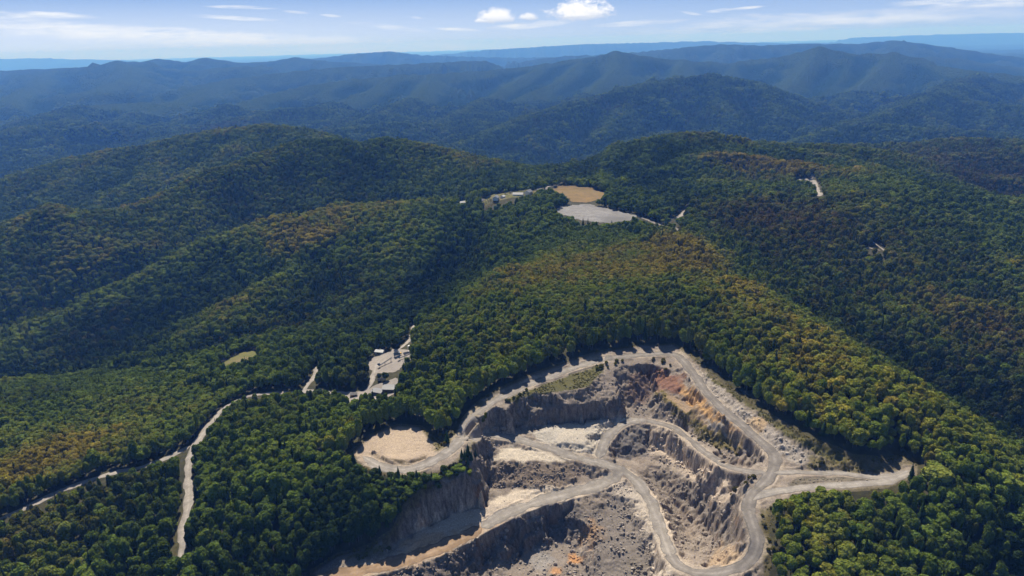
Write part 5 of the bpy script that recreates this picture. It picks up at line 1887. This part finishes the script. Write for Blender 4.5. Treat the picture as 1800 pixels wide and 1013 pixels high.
for i in np.where(bould)[0]:
    o = bpy.data.objects.new('boulder', ROCK_O[i % 6])
    COL.objects.link(o)
    o.location = (RX[i], RY[i], RZ[i])
    o.scale = (RR[i],) * 3
    o.rotation_euler = tuple(rg3.uniform(0, 6.28, 3))
    o.color = (*RC[i], 1)
    tone = 'pale' if RC[i].mean() > 0.24 else 'dark' if RC[i].mean() < 0.13 else 'grey'
    if rpy[i] > 880 and rpx[i] < 1150:
        w, g = 'in the rubble of the deep pit below the haul road', 'pit rubble'
    elif rpx[i] > 1310:
        w, g = 'on the rubble strip outside the rim road', 'outer strip'
    elif rpx[i] > 1120:
        w, g = 'on the broken east wall of the quarry', 'east wall'
    else:
        w, g = 'on the rubble slopes around the quarry floors', 'quarry floors'
    o['label'] = '%s angular boulder %s' % (tone, w)
    o['category'] = 'boulder'
    o['group'] = '%s boulders, %s' % (tone, g)

# ------------------------------------------------------------------ single plants of the quarry margins
def at(px, py):
    q = hit(px, py)
    return q


CONE_C = [a.mesh('crown', [M_LEAF_O]) for a, b in CONE]
BUSH_C = [a.mesh('crown', [M_LEAF_O]) for a, b in BUSH]
CONE_T, BUSH_T = [], []
for src, dst in ((CONE, CONE_T), (BUSH, BUSH_T)):
    for a, b in src:
        g = Geo()
        g.add(b[0], b[1], 0.4)
        dst.append(g.mesh('trunk', [M_BARK], None, True))
rg4 = np.random.default_rng(33)
PINES = [(668, 834, 7.5), (701, 842, 10), (708, 845, 6), (733, 846, 9.5), (759, 843, 7), (797, 822, 5), (812, 806, 8), (817, 812, 10),
         (823, 806, 11), (829, 812, 9), (836, 806, 7), (822, 820, 8), (786, 778, 10), (292, 646, 17), (299, 645, 13)]
for i, (px, py, H) in enumerate(PINES):
    q = at(px, py)
    r = H * rg4.uniform(0.17, 0.24)
    if px < 310:
        lb, g = 'tall dark conifer standing at the edge of the shaded wood', 'conifers at the wood edge'
    elif px < 800 and py > 815:
        lb, g = 'dark conifer in the row below the sandy pad', 'conifers below the sandy pad'
    elif py < 795:
        lb, g = 'slim dark conifer between the sandy pad and the rim road', 'conifers beside the pad'
    else:
        lb, g = 'dark conifer in the clump between the two roads above the cliff', 'conifers above the cliff'
    plant('conifer', lb, 'tree', g, (q[0], q[1], q[2]), r, H / 4.25, float(rg4.uniform(0, 6.28)), (0.030, 0.052 + 0.012 * rg4.random(), 0.018), CONE_C[i % 2], CONE_T[i % 2])

SHRUBS = [   # on the bank under the pad, then the margins
    ([(650, 830), (700, 838), (770, 832), (812, 812), (830, 838), (800, 846), (760, 862), (725, 882), (700, 890), (665, 860)], 60, 1.3, 3.0, (0.060, 0.085, 0.022), 'dark green bush on the bank between the sandy pad and the cliff', 'bushes on the bank under the pad'),
    # pixel patch, number, size range, colour, words, group
    ([(826, 738), (850, 712), (862, 716), (846, 760), (832, 785), (822, 775)], 14, 1.0, 2.4, (0.095, 0.115, 0.030), 'olive green shrub on the grassy verge between rim road and ramp', 'shrubs between rim road and ramp'),
    ([(865, 712), (900, 694), (930, 684), (935, 690), (905, 704), (870, 724)], 12, 0.8, 1.8, (0.105, 0.115, 0.030), 'low shrub on the grass strip above the shaded back cliff', 'shrubs above the back cliff'),
    ([(1040, 640), (1090, 632), (1110, 632), (1105, 642), (1060, 652), (1040, 655)], 12, 1.0, 2.2, (0.130, 0.130, 0.032), 'yellow green shrub at the head of the back cliff', 'shrubs at the head of the back cliff'),
    ([(1145, 630), (1180, 632), (1185, 650), (1160, 660), (1145, 655)], 10, 0.9, 2.0, (0.120, 0.110, 0.036), 'olive shrub on the red bank below the rim road bend', 'shrubs on the red bank'),
    ([(1172, 716), (1210, 745), (1250, 775), (1300, 788), (1325, 795), (1315, 805), (1240, 785), (1180, 730)], 16, 0.7, 1.5, (0.115, 0.105, 0.034), 'low olive shrub along the edge of the grassy bench', 'shrubs along the grassy bench'),
    ([(1285, 850), (1330, 835), (1340, 845), (1310, 875), (1290, 875)], 14, 0.8, 1.9, (0.100, 0.095, 0.034), 'olive brown shrub inside the eastern bend of the rim road', 'shrubs inside the rim road bend'),
    ([(1335, 895), (1375, 880), (1368, 930), (1366, 990), (1345, 1000), (1340, 950)], 16, 0.7, 1.8, (0.100, 0.095, 0.032), 'low shrub on the verge between rim road and lower wood', 'shrubs beside the lower wood'),
    ([(1425, 812), (1480, 820), (1540, 832), (1500, 834), (1430, 828)], 14, 0.6, 1.3, (0.085, 0.085, 0.028), 'low shrub on the dark bank above the spur road', 'shrubs above the spur road'),
    ([(755, 755), (785, 760), (800, 768), (790, 785), (770, 785), (758, 772)], 12, 0.7, 1.7, (0.120, 0.105, 0.036), 'brownish shrub on the rough grass beside the sandy pad', 'shrubs beside the sandy pad'),
    ([(612, 985), (650, 970), (685, 958), (690, 966), (640, 985)], 10, 0.7, 1.6, (0.085, 0.095, 0.028), 'green shrub on the spoil at the foot of the dark wood', 'shrubs at the foot of the wood'),
]
for poly, n, lo, hi, col, lb, g in SHRUBS:
    p = HITS(poly)
    k = 0
    for _ in range(n * 30):
        if k >= n:
            break
        x, y = rg4.uniform(p[:, 0].min(), p[:, 0].max()), rg4.uniform(p[:, 1].min(), p[:, 1].max())
        xx_, yy_ = np.array([x]), np.array([y])
        if not inside(p, xx_, yy_)[0] or q_at(QROAD, xx_, yy_)[0] < 1.2:
            continue
        r = rg4.uniform(lo, hi)
        c = np.array(col) * rg4.uniform(0.75, 1.3)
        plant('shrub', lb, 'shrub', g, (x, y, float(ground(x, y))), r, r * rg4.uniform(0.9, 1.5), float(rg4.uniform(0, 6.28)), c, BUSH_C[k % 3], BUSH_T[k % 3])
        k += 1

# rough growth too small to count, wherever the margins are green
UX, UY = [], []
n = 60000
x, y = rg4.uniform(QW[:, 0].min(), QW[:, 0].max(), n), rg4.uniform(QW[:, 1].min(), QW[:, 1].max(), n)
t = tint_at(x, y)
green = (t[:, 1] > t[:, 2] * 1.65) & (t.sum(1) < 0.36) & inside(QW, x, y) & (q_at(QROAD, x, y) > 0.8) & (fbm(x, y, 9, 3, seed=91) > -0.1)
x, y, t = x[green], y[green], t[green]
r = rg4.uniform(0.22, 0.65, len(x))
uc = np.array([0.085, 0.090, 0.030]) * rg4.uniform(0.6, 1.5, (len(x), 1)) + np.array([0.03, 0.015, 0.003]) * rg4.random((len(x), 1))
BUSH_I = [whole_tree('tuft_source', crown_geo(rgt, 'bush', 46, 0.42), trunk_part(0.4, 0.05, 0.03), M_LEAF_I) for _ in range(2)]
forest('undergrowth', 'rough grass and weeds on the quarry margins', x, y, ground(x, y) - 0.1, r, r * 0.8, uc, rg4.integers(0, 2, len(x)), BUSH_I)


# ------------------------------------------------------------------ buildings and machines
def paint(name, col, rough=0.7, var=0.12, metal=0.0):
    m, n, l, b = newmat(name, rough)
    f = nnoise(n, l, 0.8, 5, 0.6)
    a = tuple(c * (1 - var) for c in col)
    z = tuple(min(1, c * (1 + var)) for c in col)
    l.new(nmix(n, l, a, z, nramp(n, l, f, 0.3, 0.7)), b.inputs['Base Color'])
    b.inputs['Metallic'].default_value = metal
    return m


M_ROOF_G = paint('grey_metal_roof', (0.20, 0.20, 0.205), 0.5)
M_ROOF_W = paint('white_metal_roof', (0.40, 0.40, 0.39), 0.5)
M_ROOF_D = paint('shingle_roof', (0.16, 0.155, 0.15), 0.9, 0.25)
M_WALL_W = paint('white_siding', (0.62, 0.60, 0.56))
M_WALL_G = paint('dull_metal_wall', (0.20, 0.205, 0.215))
M_WALL_D = paint('dark_metal_wall', (0.085, 0.09, 0.10))
M_GLASS = paint('window_glass', (0.03, 0.035, 0.04), 0.15)
M_STEEL = paint('painted_steel', (0.24, 0.25, 0.26), 0.5, 0.2)
M_BLUE = paint('faded_blue_steel', (0.10, 0.16, 0.24), 0.5, 0.2)
M_YELLOW = paint('machine_yellow', (0.50, 0.30, 0.04), 0.5, 0.15)
M_WHITE = paint('vehicle_white', (0.66, 0.66, 0.65), 0.35, 0.05)
M_RUBBER = paint('rubber', (0.025, 0.025, 0.026), 0.9)
M_BELT = paint('belt', (0.05, 0.05, 0.052), 0.9)


class Mb:
    def __init__(s):
        s.v, s.f = [], []

    def box(s, x0, x1, y0, y1, z0, z1):
        o = len(s.v)
        s.v += [(x, y, z) for z in (z0, z1) for y in (y0, y1) for x in (x0, x1)]
        s.f += [tuple(o + i for i in q) for q in ((0, 2, 3, 1), (4, 5, 7, 6), (0, 1, 5, 4), (1, 3, 7, 5), (3, 2, 6, 7), (2, 0, 4, 6))]
        return s

    def poly(s, pts, faces):
        o = len(s.v)
        s.v += [tuple(p) for p in pts]
        s.f += [tuple(o + i for i in q) for q in faces]
        return s

    def beam(s, a, b, w, h=None):
        h = h or w
        a, b = Vector(a), Vector(b)
        ax = (b - a).normalized()
        up = Vector((0, 0, 1)) if abs(ax.z) < 0.95 else Vector((0, 1, 0))
        u = ax.cross(up).normalized() * w / 2
        v = u.cross(ax).normalized() * h / 2
        pts = [p + q for p in (a, b) for q in (-u - v, u - v, u + v, -u + v)]
        return s.poly(pts, [(0, 3, 2, 1), (4, 5, 6, 7), (0, 1, 5, 4), (1, 2, 6, 5), (2, 3, 7, 6), (3, 0, 4, 7)])

    def wheel(s, x, y, z, r, w, n=14):
        o = len(s.v)
        for yy in (y - w / 2, y + w / 2):
            for k in range(n):
                a = 6.2832 * k / n
                s.v.append((x + r * math.cos(a), yy, z + r * math.sin(a)))
        s.f += [tuple(o + k for k in range(n - 1, -1, -1)), tuple(o + n + k for k in range(n))]
        s.f += [(o + k, o + (k + 1) % n, o + n + (k + 1) % n, o + n + k) for k in range(n)]
        return s

    def to(s, name, mat, parent):
        me = bpy.data.meshes.new(name)
        me.from_pydata([tuple(q) for q in s.v], [], s.f)
        me.materials.append(mat)
        o = bpy.data.objects.new(name, me)
        COL.objects.link(o)
        o.parent = parent
        return o


def root(name, label, cat, px, py, yaw, group=None, dz=0.0):
    q = hit(px, py)
    e = bpy.data.objects.new(name, None)
    e.empty_display_size = 2
    COL.objects.link(e)
    e.location = (q[0], q[1], q[2] + dz)
    e.rotation_euler = (0, 0, R(yaw))
    e['label'], e['category'] = label, cat
    if group:
        e['group'] = group
    return e


def gable_house(name, label, px, py, yaw, L, D, h, rise, wall, roof, windows=2, porch=False, chimney=False, cat='house', openfront=False):
    e = root(name, label, cat, px, py, yaw)
    # walls with gables, 0.15 m under the eaves sheet
    if openfront:
        m = Mb().box(-L / 2, L / 2, D / 2 - 0.2, D / 2, -1, h).box(-L / 2, -L / 2 + 0.2, -D / 2, D / 2 - 0.2, -1, h).box(L / 2 - 0.2, L / 2, -D / 2, D / 2 - 0.2, -1, h)
        m.to('wall', wall, e)
        pm = [Mb().box(x - 0.12, x + 0.12, -D / 2, -D / 2 + 0.24, -1, h) for x in np.linspace(-L / 2 + L / 4, L / 2 - L / 4, 3)]
        for q in pm:
            q.to('post', M_STEEL, e)
    else:
        m = Mb().poly([(-L / 2, -D / 2, -1), (L / 2, -D / 2, -1), (L / 2, D / 2, -1), (-L / 2, D / 2, -1), (-L / 2, -D / 2, h), (L / 2, -D / 2, h), (L / 2, D / 2, h), (-L / 2, D / 2, h),
                       (-L / 2, 0, h + rise), (L / 2, 0, h + rise)], [(0, 1, 5, 4), (2, 3, 7, 6), (1, 2, 6, 9, 5), (3, 0, 4, 8, 7), (3, 2, 1, 0)])
        m.to('wall', wall, e)
    ov, t = 0.45, 0.16
    sl = rise / (D / 2)
    y0, z0 = D / 2 + ov, h - ov * sl
    top = h + rise
    pts = [(x, y, z + dz_) for x in (-L / 2 - ov, L / 2 + ov) for dz_ in (0.03, 0.03 + t) for y, z in ((-y0, z0), (0, top), (y0, z0))]
    rf = Mb().poly(pts, [(3, 9, 10, 4), (4, 10, 11, 5), (0, 1, 7, 6), (1, 2, 8, 7), (0, 6, 9, 3), (2, 5, 11, 8), (0, 3, 4, 1), (1, 4, 5, 2), (6, 7, 10, 9), (7, 8, 11, 10)]).to('roof', roof, e)
    if chimney:
        c = Mb().box(L / 4 - 0.35, L / 4 + 0.35, 0.4, 1.1, top - 0.9, top + 0.9).to('chimney', M_WALL_D, rf)
    if not openfront:
        d = Mb().box(-0.5, 0.5, -D / 2 - 0.06, -D / 2 - 0.004, 0, min(2.1, h - 0.3)).to('door', M_WALL_D, e)
        for k in range(windows):
            x = -L / 2 + L * (k + 1) / (windows + 1)
            if abs(x) < 1.2:
                x = 1.6
            w = Mb().box(x - 0.55, x + 0.55, -D / 2 - 0.05, -D / 2 - 0.003, 1.0, min(2.2, h - 0.2)).to('window', M_GLASS, e)
            Mb().box(x - 0.65, x + 0.65, -D / 2 - 0.12, -D / 2 - 0.003, 0.88, 0.99).to('sill', M_WHITE, w)
    return e


# sheds of the two gravel yards
gable_house('shed', 'low grey roofed shed with dark open front on the lower gravel yard', 665, 693, -22, 10, 7, 3.6, 1.0, M_WALL_D, M_ROOF_G, cat='shed', openfront=True)
gable_house('workshop', 'long pale roofed workshop with dark front on the lower gravel yard', 688, 688, -6, 14, 9, 4.2, 1.3, M_WALL_D, M_ROOF_G, 3, cat='workshop')
gable_house('storehouse', 'white roofed storehouse at the top corner of the upper gravel yard', 668, 622, -15, 9, 6, 3.2, 1.0, M_WALL_W, M_ROOF_W, 2, cat='storehouse')
gable_house('shed', 'flat grey shed half hidden by trees below the lower yard', 680, 714, 4, 8, 5, 2.8, 0.5, M_WALL_G, M_ROOF_G, 1, cat='shed')
gable_house('shed', 'little brown walled shed at the west mouth of the lower yard', 622, 697, 12, 6, 4.5, 2.6, 1.0, paint('brown_boards', (0.16, 0.11, 0.075)), M_ROOF_D, 1, cat='shed')
# houses along the lane to the field
gable_house('house', 'small white house at the far end of the lane', 812, 359, 20, 11, 8, 3.2, 2.0, M_WALL_W, M_ROOF_W, 2)
gable_house('house', 'grey roofed house between trees beside the lane', 846, 355, -10, 13, 9, 3.2, 2.2, M_WALL_W, M_ROOF_D, 2, chimney=True)
gable_house('house', 'white gabled house with its gable end to the quarry', 872, 352, 78, 13, 9, 4.2, 3.0, M_WALL_W, M_ROOF_G, 2, chimney=True)
gable_house('garage', 'small white garage next to the gabled house', 884, 349, 65, 8, 7, 3.4, 1.6, M_WALL_W, M_ROOF_W, 0, cat='garage')
gable_house('barn', 'long grey roofed barn on the lane near the field', 911, 345, -12, 19, 10, 4.0, 2.6, M_WALL_W, M_ROOF_G, 3, cat='barn')
gable_house('house', 'white two storey house nearest to the field', 929, 343, 60, 13, 10, 5.6, 3.2, M_WALL_W, M_ROOF_G, 2, chimney=True)


def conveyor(px, py, yaw, L, H, label):
    e = root('conveyor', label, 'conveyor', px, py, yaw)
    fr = Mb()
    a, b = (-L / 2, 0, 0.9), (L / 2, 0, H)
    for y in (-0.6, 0.6):
        fr.beam((a[0], y, a[2]), (b[0], y, b[2]), 0.22, 0.5)
    fr.to('frame', M_STEEL, e)
    Mb().beam((a[0], 0, a[2] + 0.22), (b[0], 0, b[2] + 0.22), 0.96, 0.10).to('belt', M_BELT, e)
    for t in (0.45, 0.92):
        x, z = a[0] + L * t, a[2] + (H - a[2]) * t
        for y in (-0.75, 0.75):
            Mb().beam((x, y, -0.8), (x, y, z - 0.28), 0.22).to('leg', M_STEEL, e)
    Mb().poly([(a[0] - 1.6, -1.5, 3.0), (a[0] + 1.2, -1.5, 3.0), (a[0] + 1.2, 1.5, 3.0), (a[0] - 1.6, 1.5, 3.0), (a[0] - 0.6, -0.45, 1.25), (a[0] + 0.4, -0.45, 1.25), (a[0] + 0.4, 0.45, 1.25), (a[0] - 0.6, 0.45, 1.25)],
              [(0, 1, 5, 4), (1, 2, 6, 5), (2, 3, 7, 6), (3, 0, 4, 7), (4, 5, 6, 7)]).to('hopper', M_BLUE, e)
    return e


conveyor(678, 641, 40, 15, 5.0, 'dark inclined conveyor with hopper in the middle of the upper yard')
conveyor(712, 630, 18, 12, 4.0, 'shorter conveyor at the wooded end of the upper yard')


def crusher(px, py, yaw, label):
    e = root('crusher', label, 'crusher', px, py, yaw)
    Mb().box(-3, 3, -1.6, 1.6, 1.8, 4.4).to('body', M_BLUE, e)
    for x in (-2.6, 2.6):
        for y in (-1.3, 1.3):
            Mb().box(x - 0.2, x + 0.2, y - 0.2, y + 0.2, -1, 1.795).to('leg', M_STEEL, e)
    Mb().poly([(-2.8, -2.4, 6.2), (2.0, -2.4, 6.2), (2.0, 2.4, 6.2), (-2.8, 2.4, 6.2), (-1.8, -1.2, 4.405), (1.0, -1.2, 4.405), (1.0, 1.2, 4.405), (-1.8, 1.2, 4.405)],
              [(0, 1, 5, 4), (1, 2, 6, 5), (2, 3, 7, 6), (3, 0, 4, 7), (4, 5, 6, 7)]).to('hopper', M_STEEL, e)
    Mb().box(3.05, 4.6, -1.2, 1.2, 2.2, 3.6).to('motor', M_YELLOW, e)
    return e


crusher(698, 627, 25, 'blue grey stone crusher between the two conveyors of the upper yard')


def truck(px, py, yaw, label, bed, cat='truck', s=1.0):
    e = root('truck', label, cat, px, py, yaw, dz=0.3)
    e.scale = (s, s, s)
    ch = Mb().box(-3.6, 3.4, -0.5, 0.5, 0.75, 1.05).to('chassis', M_BELT, e)
    cb = Mb().poly([(1.9, -1.2, 1.06), (3.6, -1.2, 1.06), (3.6, 1.2, 1.06), (1.9, 1.2, 1.06), (1.9, -1.2, 2.9), (3.1, -1.15, 2.9), (3.1, 1.15, 2.9), (1.9, 1.2, 2.9), (3.6, -1.2, 1.9), (3.6, 1.2, 1.9)],
                   [(0, 1, 8, 5, 4), (1, 2, 9, 8), (8, 9, 6, 5), (2, 3, 7, 6, 9), (3, 0, 4, 7), (4, 5, 6, 7), (3, 2, 1, 0)]).to('cab', M_WHITE, e)
    Mb().poly([(3.58, -1.0, 2.0), (3.58, 1.0, 2.0), (3.19, 1.0, 2.78), (3.19, -1.0, 2.78), (3.62, -1.0, 2.0), (3.62, 1.0, 2.0), (3.23, 1.0, 2.78), (3.23, -1.0, 2.78)], [(4, 5, 6, 7), (0, 4, 7, 3), (1, 2, 6, 5), (3, 7, 6, 2), (0, 1, 5, 4)]).to('windscreen', M_GLASS, cb)
    if bed == 'tipper':
        Mb().poly([(-3.8, -1.25, 1.1), (1.7, -1.25, 1.1), (1.7, 1.25, 1.1), (-3.8, 1.25, 1.1), (-3.9, -1.3, 2.5), (1.7, -1.3, 2.5), (1.7, 1.3, 2.5), (-3.9, 1.3, 2.5)],
                  [(0, 1, 5, 4), (1, 2, 6, 5), (2, 3, 7, 6), (3, 0, 4, 7), (3, 2, 1, 0)]).to('tipper_body', M_STEEL, e)
    else:
        Mb().box(-7.5, 1.7, -1.3, 1.3, 1.1, 3.9).to('box_body', M_WHITE, e)
    for x in (2.7, -2.0, -3.1):
        for y in (-1.08, 1.08):
            Mb().wheel(x, y, 0.5, 0.5, 0.34).to('wheel', M_RUBBER, e)
    return e


truck(729, 616, -24, 'white box truck parked at the wooded edge above the upper yard', 'box')
truck(716, 624, 30, 'dump truck with steel body at the end of the upper yard', 'tipper')
truck(671, 671, 10, 'white cabbed dump truck on the lane between the two yards', 'tipper')

# ------------------------------------------------------------------ the air
def haze_box(dens, col, aniso):
    x, y0, y1, z0, z1 = 62000.0, -1500.0, 66000.0, float(GZ[(GY > 100)].min()) - 3.0, 420.0
    v = [(sx * x, y, z) for z in (z0, z1) for y in (y0, y1) for sx in (-1, 1)]
    f = [(0, 2, 3, 1), (4, 5, 7, 6), (0, 1, 5, 4), (1, 3, 7, 5), (3, 2, 6, 7), (2, 0, 4, 6)]
    me = bpy.data.meshes.new('haze')
    me.from_pydata(v, [], f)
    m = bpy.data.materials.new('blue_air')
    m.use_nodes = True
    n, l = m.node_tree.nodes, m.node_tree.links
    n.clear()
    o_ = n.new('ShaderNodeOutputMaterial')
    p = n.new('ShaderNodeVolumePrincipled')
    p.inputs['Color'].default_value = (*col, 1)
    p.inputs['Absorption Color'].default_value = (0.75, 0.75, 0.75, 1)
    p.inputs['Density'].default_value = dens
    p.inputs['Anisotropy'].default_value = aniso
    l.new(p.outputs[0], o_.inputs['Volume'])
    me.materials.append(m)
    o = bpy.data.objects.new('haze', me)
    COL.objects.link(o)
    o['kind'] = 'stuff'
    o['label'] = 'pale blue haze over the distant mountains'


haze_box(6.2e-5, (0.135, 0.36, 1.0), 0.1)
